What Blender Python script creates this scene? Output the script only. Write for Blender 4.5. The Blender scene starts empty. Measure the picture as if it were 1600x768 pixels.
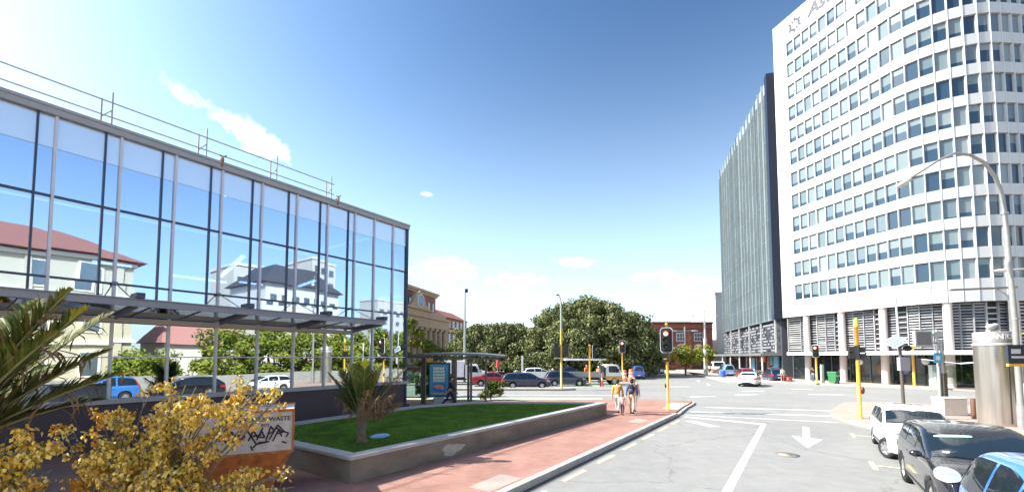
import bpy, bmesh, math, random
import numpy as np
from mathutils import Vector, Matrix
from mathutils.bvhtree import BVHTree
random.seed(7); rng = np.random.default_rng(7)
SC = bpy.context.scene; COL = SC.collection
PI = math.pi
R = math.radians
TH = math.atan2(450, 660)                      # the street runs 34 degrees right of the view
U = Vector((math.sin(TH), math.cos(TH), 0)); V = Vector((math.cos(TH), -math.sin(TH), 0))
RU = math.atan2(U.y, U.x)                      # heading of the street
def W(s, t, z=0.0): return U*s + V*t + Vector((0, 0, z))
ROAD = -0.15

# ------------------------------------------------------------------ materials
MATS = {}
def nt(name):
    m = bpy.data.materials.new(name); m.use_nodes = True
    return m, m.node_tree.nodes, m.node_tree.links, m.node_tree.nodes['Principled BSDF']
def mat(name, col, rough=0.6, metal=0.0, var=0.12, scale=3.0, bump=0.0, bscale=None, spec=0.5, coat=0.0, emit=None, alpha=1.0, trans=0.0, dirt=None, stretch=None):
    if name in MATS: return MATS[name]
    m, N, L, b = nt(name)
    b.inputs['Roughness'].default_value = rough; b.inputs['Metallic'].default_value = metal
    b.inputs['Specular IOR Level'].default_value = spec
    b.inputs['Coat Weight'].default_value = coat; b.inputs['Coat Roughness'].default_value = 0.04
    b.inputs['Alpha'].default_value = alpha; b.inputs['Transmission Weight'].default_value = trans
    tc = N.new('ShaderNodeTexCoord'); src = tc.outputs['Object']
    if stretch:
        mp = N.new('ShaderNodeMapping'); mp.inputs['Scale'].default_value = stretch
        L.new(src, mp.inputs['Vector']); src = mp.outputs['Vector']
    if var > 0:
        n = N.new('ShaderNodeTexNoise'); n.inputs['Scale'].default_value = scale; n.inputs['Detail'].default_value = 6
        n.inputs['Roughness'].default_value = 0.62
        L.new(src, n.inputs['Vector'])
        r = N.new('ShaderNodeValToRGB')
        r.color_ramp.elements[0].position = 0.3; r.color_ramp.elements[1].position = 0.7
        lo = dirt if dirt else [c*(1-var) for c in col]
        r.color_ramp.elements[0].color = (*lo, 1); r.color_ramp.elements[1].color = (*[min(1, c*(1+var*0.7)) for c in col], 1)
        L.new(n.outputs['Fac'], r.inputs['Fac']); L.new(r.outputs['Color'], b.inputs['Base Color'])
        rr = N.new('ShaderNodeMapRange'); rr.inputs['To Min'].default_value = max(0, rough*0.85); rr.inputs['To Max'].default_value = min(1, rough*1.15)
        L.new(n.outputs['Fac'], rr.inputs['Value']); L.new(rr.outputs['Result'], b.inputs['Roughness'])
    else:
        b.inputs['Base Color'].default_value = (*col, 1)
    if bump > 0:
        n2 = N.new('ShaderNodeTexNoise'); n2.inputs['Scale'].default_value = bscale or 40; n2.inputs['Detail'].default_value = 4
        L.new(src, n2.inputs['Vector'])
        bp = N.new('ShaderNodeBump'); bp.inputs['Strength'].default_value = bump; bp.inputs['Distance'].default_value = 0.02
        L.new(n2.outputs['Fac'], bp.inputs['Height']); L.new(bp.outputs['Normal'], b.inputs['Normal'])
    if emit:
        b.inputs['Emission Color'].default_value = (*emit[0], 1); b.inputs['Emission Strength'].default_value = emit[1]
    MATS[name] = m; return m

def glass_mat(name, tint=(0.75, 0.86, 1.0), refl=0.62, see=(0.25, 0.36, 0.5), rough=0.01, wave=(.8, .0011)):
    """reflective facade glass: part mirror, part tinted see-through"""
    if name in MATS: return MATS[name]
    m = bpy.data.materials.new(name); m.use_nodes = True
    N, L = m.node_tree.nodes, m.node_tree.links
    N.remove(N['Principled BSDF']); out = N['Material Output']
    g = N.new('ShaderNodeBsdfGlossy'); g.inputs['Color'].default_value = (*tint, 1); g.inputs['Roughness'].default_value = rough
    t = N.new('ShaderNodeBsdfTransparent'); t.inputs['Color'].default_value = (*see, 1)
    f = N.new('ShaderNodeFresnel'); f.inputs['IOR'].default_value = 1.5
    ge = N.new('ShaderNodeNewGeometry'); nw = N.new('ShaderNodeTexNoise'); nw.inputs['Scale'].default_value = wave[0]; nw.inputs['Detail'].default_value = 1.5
    L.new(ge.outputs['Position'], nw.inputs['Vector']); bw = N.new('ShaderNodeBump'); bw.inputs['Strength'].default_value = 1; bw.inputs['Distance'].default_value = wave[1]
    L.new(nw.outputs['Fac'], bw.inputs['Height']); L.new(bw.outputs['Normal'], g.inputs['Normal'])
    a = N.new('ShaderNodeMath'); a.operation = 'MULTIPLY_ADD'; a.inputs[1].default_value = 1-refl; a.inputs[2].default_value = refl; a.use_clamp = True
    L.new(f.outputs['Fac'], a.inputs[0])
    mx = N.new('ShaderNodeMixShader'); L.new(a.outputs[0], mx.inputs['Fac']); L.new(t.outputs[0], mx.inputs[1]); L.new(g.outputs[0], mx.inputs[2])
    L.new(mx.outputs[0], out.inputs['Surface'])
    MATS[name] = m; return m

def brick_mat(name, c1, c2, mortar, scale=1.0, bw=0.23, bh=0.075, rot=0.0, rough=0.8, bump=0.3, big=0.25, axis='xy', offset=0.5):
    if name in MATS: return MATS[name]
    m, N, L, b = nt(name)
    tc = N.new('ShaderNodeTexCoord'); mp = N.new('ShaderNodeMapping'); L.new(tc.outputs['Object'], mp.inputs['Vector'])
    if axis == 'xz': mp.inputs['Rotation'].default_value = (R(-90), 0, 0)
    else: mp.inputs['Rotation'].default_value = (0, 0, rot)
    t = N.new('ShaderNodeTexBrick'); t.offset = offset
    t.inputs['Color1'].default_value = (*c1, 1); t.inputs['Color2'].default_value = (*c2, 1); t.inputs['Mortar'].default_value = (*mortar, 1)
    t.inputs['Scale'].default_value = scale; t.inputs['Brick Width'].default_value = bw; t.inputs['Row Height'].default_value = bh
    t.inputs['Mortar Size'].default_value = 0.008; t.inputs['Bias'].default_value = 0.0
    L.new(mp.outputs['Vector'], t.inputs['Vector'])
    n = N.new('ShaderNodeTexNoise'); n.inputs['Scale'].default_value = 0.8; n.inputs['Detail'].default_value = 7
    L.new(tc.outputs['Object'], n.inputs['Vector'])
    r = N.new('ShaderNodeMapRange'); r.inputs['From Min'].default_value = 0.3; r.inputs['From Max'].default_value = 0.7
    r.inputs['To Min'].default_value = 1-big; r.inputs['To Max'].default_value = 1+big*0.6
    L.new(n.outputs['Fac'], r.inputs['Value'])
    mx = N.new('ShaderNodeMix'); mx.data_type = 'RGBA'; mx.blend_type = 'MULTIPLY'; mx.inputs['Factor'].default_value = 1
    L.new(t.outputs['Color'], mx.inputs['A']); L.new(r.outputs['Result'], mx.inputs['B'])
    L.new(mx.outputs['Result'], b.inputs['Base Color']); b.inputs['Roughness'].default_value = rough
    bp = N.new('ShaderNodeBump'); bp.inputs['Strength'].default_value = bump; bp.inputs['Distance'].default_value = 0.01; bp.invert = True
    L.new(t.outputs['Fac'], bp.inputs['Height']); L.new(bp.outputs['Normal'], b.inputs['Normal'])
    MATS[name] = m; return m

def road_mat(name, base, patch, spec_scale=90):
    m, N, L, b = nt(name)
    tc = N.new('ShaderNodeTexCoord')
    def noise(sc, det=5, rgh=.6):
        n = N.new('ShaderNodeTexNoise'); n.inputs['Scale'].default_value = sc; n.inputs['Detail'].default_value = det; n.inputs['Roughness'].default_value = rgh
        L.new(tc.outputs['Object'], n.inputs['Vector']); return n
    big = noise(0.22, 8, .65); fine = noise(spec_scale, 3); mid = noise(2.2, 6, .7)
    rp = N.new('ShaderNodeValToRGB'); rp.color_ramp.elements[0].position = .32; rp.color_ramp.elements[1].position = .68
    rp.color_ramp.elements[0].color = (*patch, 1); rp.color_ramp.elements[1].color = (*base, 1)
    L.new(big.outputs['Fac'], rp.inputs['Fac'])
    def mul(colsock, n, lo, hi, a=.35, c=.65):
        r = N.new('ShaderNodeMapRange'); r.inputs['From Min'].default_value = a; r.inputs['From Max'].default_value = c
        r.inputs['To Min'].default_value = lo; r.inputs['To Max'].default_value = hi; L.new(n.outputs['Fac'], r.inputs['Value'])
        x = N.new('ShaderNodeMix'); x.data_type = 'RGBA'; x.blend_type = 'MULTIPLY'; x.inputs['Factor'].default_value = 1
        L.new(colsock, x.inputs['A']); L.new(r.outputs['Result'], x.inputs['B']); return x.outputs['Result']
    c = mul(rp.outputs['Color'], mid, .9, 1.06); c = mul(c, fine, .72, 1.2)
    # thin wandering tar-sealed cracks
    v = N.new('ShaderNodeTexVoronoi'); v.feature = 'DISTANCE_TO_EDGE'; v.inputs['Scale'].default_value = 0.16
    w = N.new('ShaderNodeVectorMath'); w.operation = 'MULTIPLY_ADD'; w.inputs[1].default_value = (1.6, 1.6, 0)
    n3 = noise(.7, 4); L.new(n3.outputs['Color'], w.inputs[0]); L.new(tc.outputs['Object'], w.inputs[2]); L.new(w.outputs[0], v.inputs['Vector'])
    r = N.new('ShaderNodeMapRange'); r.inputs['From Min'].default_value = 0.0; r.inputs['From Max'].default_value = .006
    r.inputs['To Min'].default_value = .72; r.inputs['To Max'].default_value = 1; L.new(v.outputs['Distance'], r.inputs['Value'])
    x = N.new('ShaderNodeMix'); x.data_type = 'RGBA'; x.blend_type = 'MULTIPLY'; x.inputs['Factor'].default_value = 1
    L.new(c, x.inputs['A']); L.new(r.outputs['Result'], x.inputs['B'])
    L.new(x.outputs['Result'], b.inputs['Base Color']); b.inputs['Roughness'].default_value = .85; b.inputs['Specular IOR Level'].default_value = .3
    bp = N.new('ShaderNodeBump'); bp.inputs['Strength'].default_value = .35; bp.inputs['Distance'].default_value = .01
    L.new(fine.outputs['Fac'], bp.inputs['Height']); L.new(bp.outputs['Normal'], b.inputs['Normal'])
    MATS[name] = m; return m

# ------------------------------------------------------------------ mesh building
class MB:
    def __init__(s): s.v = []; s.f = []; s.sm = []; s.mi = []; s.cm = 0
    def add(s, vs, fs, smooth=False):
        o = len(s.v); s.v += [tuple(p) for p in vs]
        for f in fs: s.f.append(tuple(i+o for i in f)); s.sm.append(smooth); s.mi.append(s.cm)
        return s
    def box(s, x0, x1, y0, y1, z0, z1, M=None):
        vs = [Vector(p) for p in ((x0,y0,z0),(x1,y0,z0),(x1,y1,z0),(x0,y1,z0),(x0,y0,z1),(x1,y0,z1),(x1,y1,z1),(x0,y1,z1))]
        if M is not None: vs = [M @ p for p in vs]
        return s.add(vs, [(0,3,2,1),(4,5,6,7),(0,1,5,4),(1,2,6,5),(2,3,7,6),(3,0,4,7)])
    def bar(s, a, b, w, h=None, up=Vector((0,0,1))):
        a = Vector(a); b = Vector(b); h = h or w; d = (b-a).normalized()
        x = d.cross(up)
        if x.length < 1e-3: x = d.cross(Vector((1,0,0)))
        x.normalize(); y = x.cross(d)
        vs = []
        for p in (a, b):
            for i, j in ((-1,-1),(1,-1),(1,1),(-1,1)): vs.append(p + x*(i*w/2) + y*(j*h/2))
        return s.add(vs, [(0,3,2,1),(4,5,6,7),(0,1,5,4),(1,2,6,5),(2,3,7,6),(3,0,4,7)])
    def tube(s, pts, rad, n=10, cap=True):
        pts = [Vector(p) for p in pts]; k = len(pts)
        rs = rad if isinstance(rad, (list, tuple)) else [rad]*k
        vs = []; fs = []; ref = None
        for i, p in enumerate(pts):
            d = (pts[min(i+1, k-1)] - pts[max(i-1, 0)]).normalized()
            if ref is None:
                ref = d.cross(Vector((0,0,1)))
                if ref.length < .05: ref = Vector((1,0,0))
            x = (ref - d*ref.dot(d)).normalized(); y = d.cross(x); ref = x
            for j in range(n):
                a = 2*PI*j/n; vs.append(p + (x*math.cos(a) + y*math.sin(a))*rs[i])
        for i in range(k-1):
            for j in range(n):
                a, b = i*n+j, i*n+(j+1) % n; fs.append((a, b, b+n, a+n))
        s.add(vs, fs, True)
        if cap:
            o = len(s.v)
            s.add([vs[j] for j in range(n)] + [vs[(k-1)*n+j] for j in range(n)], [tuple(range(n-1, -1, -1)), tuple(range(n, 2*n))])
        return s
    def lathe(s, prof, n=20, o=(0,0,0), smooth=True):
        ox, oy, oz = o; vs = []; fs = []
        for r, z in prof:
            for j in range(n):
                a = 2*PI*j/n; vs.append((ox + r*math.cos(a), oy + r*math.sin(a), oz + z))
        for i in range(len(prof)-1):
            for j in range(n):
                a, b = i*n+j, i*n+(j+1) % n; fs.append((a, b, b+n, a+n))
        return s.add(vs, fs, smooth)
    def prism(s, poly, z0, z1, M=None):
        n = len(poly)
        vs = [Vector((x, y, z0)) for x, y in poly] + [Vector((x, y, z1)) for x, y in poly]
        if M is not None: vs = [M @ p for p in vs]
        area = sum(poly[i][0]*poly[(i+1) % n][1]-poly[(i+1) % n][0]*poly[i][1] for i in range(n))
        fs = [tuple(range(n-1, -1, -1)), tuple(range(n, 2*n))] + [(i, (i+1) % n, (i+1) % n+n, i+n) for i in range(n)]
        if area < 0: fs = [tuple(reversed(f)) for f in fs]
        return s.add(vs, fs)
    def ell(s, c, r, n=12, m=8, M=None):
        vs = []; fs = []
        for i in range(m+1):
            a = PI*i/m
            for j in range(n):
                b = 2*PI*j/n; p = Vector((r[0]*math.sin(a)*math.cos(b), r[1]*math.sin(a)*math.sin(b), r[2]*math.cos(a)))
                if M is not None: p = M @ p
                vs.append(p + Vector(c))
        for i in range(m):
            for j in range(n):
                fs.append((i*n+j, (i+1)*n+j, (i+1)*n+(j+1) % n, i*n+(j+1) % n))
        return s.add(vs, fs, True)
    def build(s, name, m, parent=None, bevel=0.0, loc=None):
        me = bpy.data.meshes.new(name); me.from_pydata(s.v, [], s.f)
        ms = m if isinstance(m, (list, tuple)) else [m]
        for q in ms: me.materials.append(q)
        me.polygons.foreach_set('use_smooth', s.sm)
        if len(ms) > 1: me.polygons.foreach_set('material_index', s.mi)
        me.update()
        o = bpy.data.objects.new(name, me); COL.objects.link(o)
        if parent: o.parent = parent
        if loc is not None: o.location = loc
        if bevel > 0:
            b = o.modifiers.new('b', 'BEVEL'); b.width = bevel; b.segments = 2; b.limit_method = 'ANGLE'; b.angle_limit = R(40)
        return o
def big_mesh(name, verts, faces, m, parent=None, mi=None):
    """verts Nx3 array, faces MxK array, by foreach_set (fast)"""
    me = bpy.data.meshes.new(name); n, k = len(faces), faces.shape[1]
    me.vertices.add(len(verts)); me.vertices.foreach_set('co', verts.astype(np.float32).ravel())
    me.loops.add(n*k); me.loops.foreach_set('vertex_index', faces.astype(np.int32).ravel())
    me.polygons.add(n); me.polygons.foreach_set('loop_start', np.arange(0, n*k, k, dtype=np.int32))
    for q in (m if isinstance(m, (list, tuple)) else [m]): me.materials.append(q)
    if mi is not None: me.polygons.foreach_set('material_index', mi.astype(np.int32))
    me.update(calc_edges=True); me.validate()
    o = bpy.data.objects.new(name, me); COL.objects.link(o)
    if parent: o.parent = parent
    return o
def tag(o, label=None, cat=None, group=None, kind=None):
    if label: o['label'] = label
    if cat: o['category'] = cat
    if group: o['group'] = group
    if kind: o['kind'] = kind
    return o
def thing(name, label, cat, loc=(0,0,0), rz=0.0, group=None):
    o = bpy.data.objects.new(name, None); COL.objects.link(o); o.empty_display_size = .2
    o.location = loc; o.rotation_euler = (0, 0, rz)
    return tag(o, label, cat, group)
def struct(o): o['kind'] = 'structure'; return o
def dup(root, loc=None, rz=None, label=None):
    r = root.copy(); COL.objects.link(r)
    if loc is not None: r.location = loc
    if rz is not None: r.rotation_euler = (0, 0, rz)
    if label: r['label'] = label
    for ch in list(root.children):
        c = ch.copy(); COL.objects.link(c); c.parent = r
        for g in list(ch.children):
            d = g.copy(); COL.objects.link(d); d.parent = c
    return r
_tc = {}
def text_obj(name, body, size, m, parent, M, extrude=.003, shear=0.0):
    cu = bpy.data.curves.new(name, 'FONT'); cu.body = body; cu.size = size; cu.align_x = 'CENTER'; cu.align_y = 'CENTER'; cu.extrude = extrude; cu.shear = shear; cu.offset = size*.018
    tmp = bpy.data.objects.new('tmp', cu); COL.objects.link(tmp); bpy.context.view_layer.update()
    me = bpy.data.meshes.new_from_object(tmp.evaluated_get(bpy.context.evaluated_depsgraph_get())); bpy.data.objects.remove(tmp); me.materials.clear(); me.materials.append(m)
    o = bpy.data.objects.new(name, me); COL.objects.link(o)
    if parent: o.parent = parent
    o.matrix_local = M; return o
def frame(o, x, y):                            # matrix whose local x, y run along the given directions
    x = Vector(x).normalized(); y = Vector(y); y = (y - x*y.dot(x)).normalized(); z = x.cross(y)
    return Matrix(((x.x, y.x, z.x, o[0]), (x.y, y.y, z.y, o[1]), (x.z, y.z, z.z, o[2]), (0,0,0,1)))
def arc(c, r, a0, a1, n, ax=Vector((1,0,0)), ay=Vector((0,0,1))):
    return [Vector(c) + ax*(r*math.cos(a0+(a1-a0)*i/n)) + ay*(r*math.sin(a0+(a1-a0)*i/n)) for i in range(n+1)]

# ------------------------------------------------------------------ palette
ASPH = road_mat('worn_asphalt', (.285, .281, .27), (.235, .235, .228))
PAVE = brick_mat('red_brick_paving', (.315, .145, .108), (.375, .19, .145), (.26, .19, .16), rot=-RU+R(45), bw=.2, bh=.1, bump=.2, big=.22)
PAVE2 = mat('pale_paving', (.34, .29, .255), .85, var=.15, scale=2, bump=.2)
CONC = mat('concrete', (.34, .32, .29), .85, var=.25, scale=1.6, bump=.3, bscale=25)
CONCW = mat('stained_concrete', (.21, .185, .155), .9, var=.3, scale=1.3, bump=.4, bscale=18, stretch=(1, 1, 2.2), dirt=(.15, .125, .1))
COPING = mat('coping_concrete', (.42, .41, .40), .8, var=.15, scale=2.5, bump=.2)
KERB = mat('kerb_stone', (.40, .39, .37), .8, var=.22, scale=3, bump=.25)
PAINT = mat('road_paint', (.78, .77, .74), .7, var=.12, scale=7, dirt=(.5, .49, .47))
YPAINT = mat('yellow_road_paint', (.72, .60, .32), .7, var=.14, scale=9)
GREENP = mat('green_lane_paint', (.38, .54, .38), .8, var=.12, scale=1.2)
SOIL = mat('lawn_soil', (.06, .10, .02), .95, var=.3, scale=5)
PLINTH = mat('plum_grey_plinth', (.060, .043, .058), .55, var=.1, scale=1)
LAV = mat('anodised_grey', (.58, .57, .63), .4, .1, var=.05)
DARKM = mat('dark_mullion', (.04, .055, .10), .4, .3, var=.05)
STEEL = mat('galvanised_steel', (.42, .42, .42), .42, .7, var=.12, scale=8)
LGREY = mat('light_grey_paint', (.48, .48, .47), .5, .0, var=.08)
GREY = mat('grey_paint', (.2, .2, .205), .5, .1, var=.1)
BLACK = mat('black_plastic', (.015, .015, .017), .4, var=.1)
DARK = mat('dark_interior', (.02, .022, .025), .8, var=.15)
WHITE = mat('white_paint', (.78, .78, .77), .45, var=.04)
YPOLE = mat('yellow_pole_paint', (.72, .40, .05), .45, var=.1, scale=4)
RUBBER = mat('tyre_rubber', (.02, .02, .021), .8, var=.15, scale=20)
ALLOY = mat('alloy', (.55, .55, .56), .3, .8, var=.05)
CHROME = mat('chrome', (.75, .75, .76), .12, 1.0, var=0)
LAMPG = mat('headlamp_glass', (.42, .45, .48), .08, .35, var=0, coat=1)
TAIL = mat('tail_lamp', (.5, .02, .015), .15, var=0, coat=1)
AMBER = mat('amber_lamp', (.7, .25, .02), .2, var=0, coat=1)
CARGLASS = mat('car_glass', (.012, .020, .028), .03, .0, var=0, spec=.5, coat=0)
BARK = mat('bark', (.12, .09, .065), .95, var=.35, scale=9, bump=.6, bscale=14, stretch=(3, 3, .6))
ORANGE = mat('orange_hivis', (.85, .17, .03), .7, var=.1, scale=6)
SKIN = mat('skin', (.52, .30, .21), .55, var=.06, scale=12)
# ------------------------------------------------------------------ ground, road, kerbs, markings
def sheet(name, pts, z, m, kind='structure'):
    mb = MB(); mb.add([(p[0], p[1], z) for p in pts], [tuple(range(len(pts)))])
    o = mb.build(name, m)
    me = o.data
    if me.polygons[0].normal.z < 0: me.flip_normals()
    o['kind'] = kind; return o
g_ = MB(); n = 24; ext = 1500
g_.add([(-ext, -ext, 0), (ext, -ext, 0), (ext, ext, 0), (-ext, ext, 0)], [(0,1,2,3)])
struct(g_.build('road', ASPH, loc=(0, 0, ROAD)))
def slab(name, pts, m, z0=ROAD-.05, z1=0.0):
    mb = MB(); mb.prism([(p[0], p[1]) for p in pts], z0, z1); return struct(mb.build(name, m))
# left footpath: kerb line t=-5.05, rounded corner, then the cross street's kerb
corner = [Vector((8.45, 21.35, 0)), Vector((9.7, 23.6, 0)), Vector((10.9, 25.5, 0)), Vector((11.45, 26.6, 0)), Vector((11.2, 27.3, 0)), Vector((10.2, 27.7, 0)), Vector((8.0, 27.8, 0)), Vector((-60, 28.6, 0))]
kl = [W(-40, -5.05), W(0, -5.05), W(21.8, -5.05)] + corner
inner = [p for p in kl]
def offset_line(pts, d):
    out = []
    for i, p in enumerate(pts):
        a = pts[max(i-1, 0)]; b = pts[min(i+1, len(pts)-1)]; t = (b-a).normalized(); nrm = Vector((-t.y, t.x, 0)); out.append(p + nrm*d)
    return out
inn = offset_line(kl, .19)
slab('pavement', inn + [Vector((-60, -60, 0))], PAVE)
mb = MB()
for i in range(len(kl)-1):
    a, b, c, d = kl[i], kl[i+1], inn[i+1], inn[i]
    drop = 0.012 if i < 3 else (-.06 if i < 6 else .0)
    mb.prism([(a.x, a.y), (b.x, b.y), (c.x, c.y), (d.x, d.y)], ROAD-.05, .008 if i < 2 else -.05)
struct(mb.build('kerb', KERB, bevel=.012))
# dark gutter asphalt alongside the kerb, with the kerb's shade painted into its colour
gl = offset_line(kl, -.30)
mb = MB(); gl = offset_line(kl, -.20)
for i in range(2):
    a, b, c, d = kl[i], kl[i+1], gl[i+1], gl[i]
    mb.add([(p.x, p.y, ROAD+.003) for p in (a, d, c, b)], [(0,1,2,3)])
struct(mb.build('gutter', mat('shaded_gutter', (.12, .118, .115), .85, var=.3, scale=2)))
# pale access slabs and utility covers in the brick paving
for k, (s, t, a, b) in enumerate([(18.2, -5.85, 1.1, .55), (7.6, -5.6, 1.2, .6)]):
    P = [W(s-a/2, t-b/2), W(s+a/2, t-b/2), W(s+a/2, t+b/2), W(s-a/2, t+b/2)]
    sheet('pavement_slab', P, .005, PAVE2)
P = [Vector((8.6, 22.2, 0)), Vector((10.5, 25.3, 0)), Vector((9.6, 25.6, 0)), Vector((8.0, 22.6, 0))]
sheet('tactile_paving', P, .006, mat('tactile', (.55, .47, .33), .8, var=.1))
# right: corner island of brick paving with kerb, and the parking-side footpath
isl = [W(25.0, 1.65), W(25.7, 1.45), W(27.5, 1.5), W(32.3, 2.3), W(33.6, 3.2), Vector((25.8, 24.6, 0)), Vector((31, 22.6, 0)), Vector((60, 14, 0)), Vector((60, -40, 0)), W(-30, 4.15), W(19.5, 4.15), W(21.2, 3.6), W(22.9, 2.3), W(24.0, 1.8)]
inn2 = []
slab('pavement', isl, KERB, z1=-.004)
cen = Vector((40, 5, 0))
isl2 = offset_line(isl + [isl[0]], .28)[:-1]
slab('pavement', isl2, mat('pale_brick_paving', (.40, .29, .25), .85, var=.16, scale=1.5, bump=.25), z1=0.004)
# Far footpaths across the junction
ast = [Vector((27.2, 62, 0)), Vector((28.2, 54, 0)), Vector((29.4, 48.6, 0)), Vector((31.4, 45.2, 0)), Vector((34.2, 41.3, 0)), Vector((36.6, 38.6, 0)), Vector((40, 35.0, 0)), Vector((46, 30.6, 0)), Vector((80, 20, 0)), Vector((90, 140, 0)), Vector((49, 140, 0))]
slab('pavement', ast, mat('far_paving', (.40, .34, .30), .85, var=.12, scale=.6))
park = [Vector((-80, 47, 0)), Vector((4, 47.6, 0)), Vector((12.8, 50.2, 0)), Vector((15.6, 56, 0)), Vector((21, 64, 0)), Vector((30.5, 66.5, 0)), Vector((31.8, 70, 0)), Vector((33, 100, 0)), Vector((60, 200, 0)), Vector((-120, 200, 0))]
slab('pavement', park, mat('park_paving', (.36, .33, .29), .85, var=.2, scale=.3))
# low traffic island carrying the lamp column on the far side of the cross street
isl3 = [Vector((-6, 36.8, 0)), Vector((4.2, 36.4, 0)), Vector((5.6, 37.1, 0)), Vector((4.4, 37.9, 0)), Vector((-6, 38.0, 0))]
slab('traffic_island', isl3, PAVE2)

Z1 = ROAD+.004
def mark(name, pts, m=PAINT, z=Z1): return sheet(name, pts, z, m)
def strip(name, a, b, w, m=PAINT, z=Z1):
    a = Vector(a); b = Vector(b); d = (b-a).normalized(); n = Vector((-d.y, d.x, 0))*(w/2)
    return mark(name, [a-n, b-n, b+n, a+n], m, z)
strip('road_marking', W(4, -1.4), W(21.2, -1.4), .19)
strip('road_marking', W(21.75, -4.72), W(21.3, -1.30), .30, z=Z1+.004)
strip('road_marking', W(24.0, -4.9), W(26.2, 1.2), .26); strip('road_marking', W(26.6, -4.6), W(28.7, 1.3), .22)
strip('road_marking', W(22.5, -4.9), W(23.8, 1.3), .12)
s0 = 4.72
for k in range(9):
    a = 2.9 + 2.03*k
    if a + 1.2 < 22: strip('yellow_line', W(a, -4.68), W(a+1.18, -4.66), .11, YPAINT)
for pts in ([W(21.5, -.02), W(21.5, .2), W(18.75, .2), W(18.75, -.02)], [W(18.85, -.36), W(18.6, .08), W(18.55, .55), W(16.65, .10)]): mark('arrow_marking', pts)
# parking bay corners
for s in (14.95, 20.2, 9.6):
    strip('parking_marking', W(s-.55, 1.52), W(s+.05, 1.52), .11, YPAINT); strip('parking_marking', W(s, 1.58), W(s, 2.2), .10, YPAINT, z=Z1+.004)
    strip('parking_marking', W(s+.05, 1.52), W(s+.5, 1.52), .11, YPAINT, z=Z1)
# pale lane patch, crossing dashes on the far carriageways
strip('road_marking', W(20.6, -4.3), W(19.4, -3.0), .5, mat('worn_patch', (.40, .395, .38), .85, var=.15, scale=3))
for (x0, y0, x1, y1) in [(13, 31, 15, 31.4), (17, 32.5, 19, 32.9), (19.5, 36, 21.5, 36.2), (23, 33, 25.5, 32.6), (25.3, 38.5, 27, 38.2), (14.6, 41, 17.4, 41.6), (20.4, 44, 21.2, 46), (22, 50, 22.8, 52)]:
    strip('road_marking', (x0, y0, 0), (x1, y1, 0), .3)
strip('road_marking', (-30, 33.2, 0), (9, 32.2, 0), .18)
mark('green_bike_lane', [Vector(p) for p in ((-20, 29.0, 0), (6.0, 28.5, 0), (6.4, 30.0, 0), (-20, 30.6, 0))], GREENP)
mark('green_bike_lane', [Vector(p) for p in ((5.0, 40.4, 0), (11.2, 43.0, 0), (10.6, 45.2, 0), (3.6, 41.8, 0))], GREENP)
mark('green_bike_lane', [Vector(p) for p in ((17, 68, 0), (23.5, 71, 0), (22.5, 76, 0), (16, 73, 0))], GREENP)
mark('green_bike_lane', [Vector(p) for p in ((24.2, 48, 0), (26, 48.6, 0), (30, 60, 0), (27.4, 60, 0))], GREENP)
# manhole
mb = MB(); c = W(15.1, -.46, Z1)
mb.lathe([(.19, 0), (.19, .004), (0.0, .005)], 24, c); struct(mb.build('manhole_cover', mat('rusty_iron', (.42, .33, .27), .7, .1, var=.2, scale=9)))
mb = MB(); mb.lathe([(.36, 0), (.36, .003), (.2, .004)], 28, c); struct(mb.build('manhole_surround', mat('fresh_tar', (.2, .19, .18), .9, var=.2, scale=8)))
# ------------------------------------------------------------------ raised lawn planter
pl = thing('raised_planter', 'long low concrete planter wall with pale coping around the lawn', 'planter')
outer = [W(5.73, -8.16), W(19.35, -7.72), Vector((2.6, 20.62, 0)), Vector((-.6, 20.75, 0)), Vector((-2.1, 20.5, 0)), W(13.2, -14.25), W(5.73, -14.0)]
def poly_walls(mb, pts, inset, z0, z1, over=0):
    n_ = len(pts); c = sum(pts, Vector())/n_
    def off(d):
        out = []
        for i in range(n_):
            a, b, e = pts[i-1], pts[i], pts[(i+1) % n_]
            d1 = (b-a).normalized(); d2 = (e-b).normalized(); n1 = Vector((-d1.y, d1.x, 0)); n2 = Vector((-d2.y, d2.x, 0))
            bis = (n1+n2).normalized(); k = d/max(.3, bis.dot(n1)); out.append(b + bis*k)
        return out
    A = off(-over); B = off(inset)
    for i in range(n_):
        j = (i+1) % n_
        mb.prism([(A[i].x, A[i].y), (A[j].x, A[j].y), (B[j].x, B[j].y), (B[i].x, B[i].y)], z0, z1)
mb = MB(); poly_walls(mb, outer, .22, -.02, .50); mb.build('wall', CONCW, pl)
mb = MB(); poly_walls(mb, outer, .30, .50, .585, .03); mb.build('coping', COPING, pl, bevel=.012)
mb = MB(); poly_walls(mb, [outer[0]+U*.002, outer[1]], .1, 0, .1) if False else None
# cement repair patch on the face
mb = MB(); k = 22; vs = []
for i in range(k):
    a = 2*PI*i/k; q = 1+.18*math.sin(3*a+1)+.1*math.sin(7*a)
    vs.append(W(8.9+.42*q*math.cos(a), -8.16+.44*(8.9+.42*q*math.cos(a)-5.73)/13.62+.004, .2+.15*q*math.sin(a)))
mb.add(vs, [tuple(range(k))]); mb.build('repair_patch', mat('cement_patch', (.44, .41, .37), .9, var=.15, scale=4), pl)
LAWN = outer
sheet('soil', [p + (sum(outer, Vector())/7 - p).normalized()*.12 for p in outer], .455, SOIL)
def in_poly(P, poly):
    x, y = P[:, 0], P[:, 1]; ins = np.zeros(len(P), bool); j = len(poly)-1
    for i in range(len(poly)):
        xi, yi, xj, yj = poly[i].x, poly[i].y, poly[j].x, poly[j].y
        c = ((yi > y) != (yj > y)) & (x < (xj-xi)*(y-yi)/(yj-yi+1e-12)+xi); ins ^= c; j = i
    return ins
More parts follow.
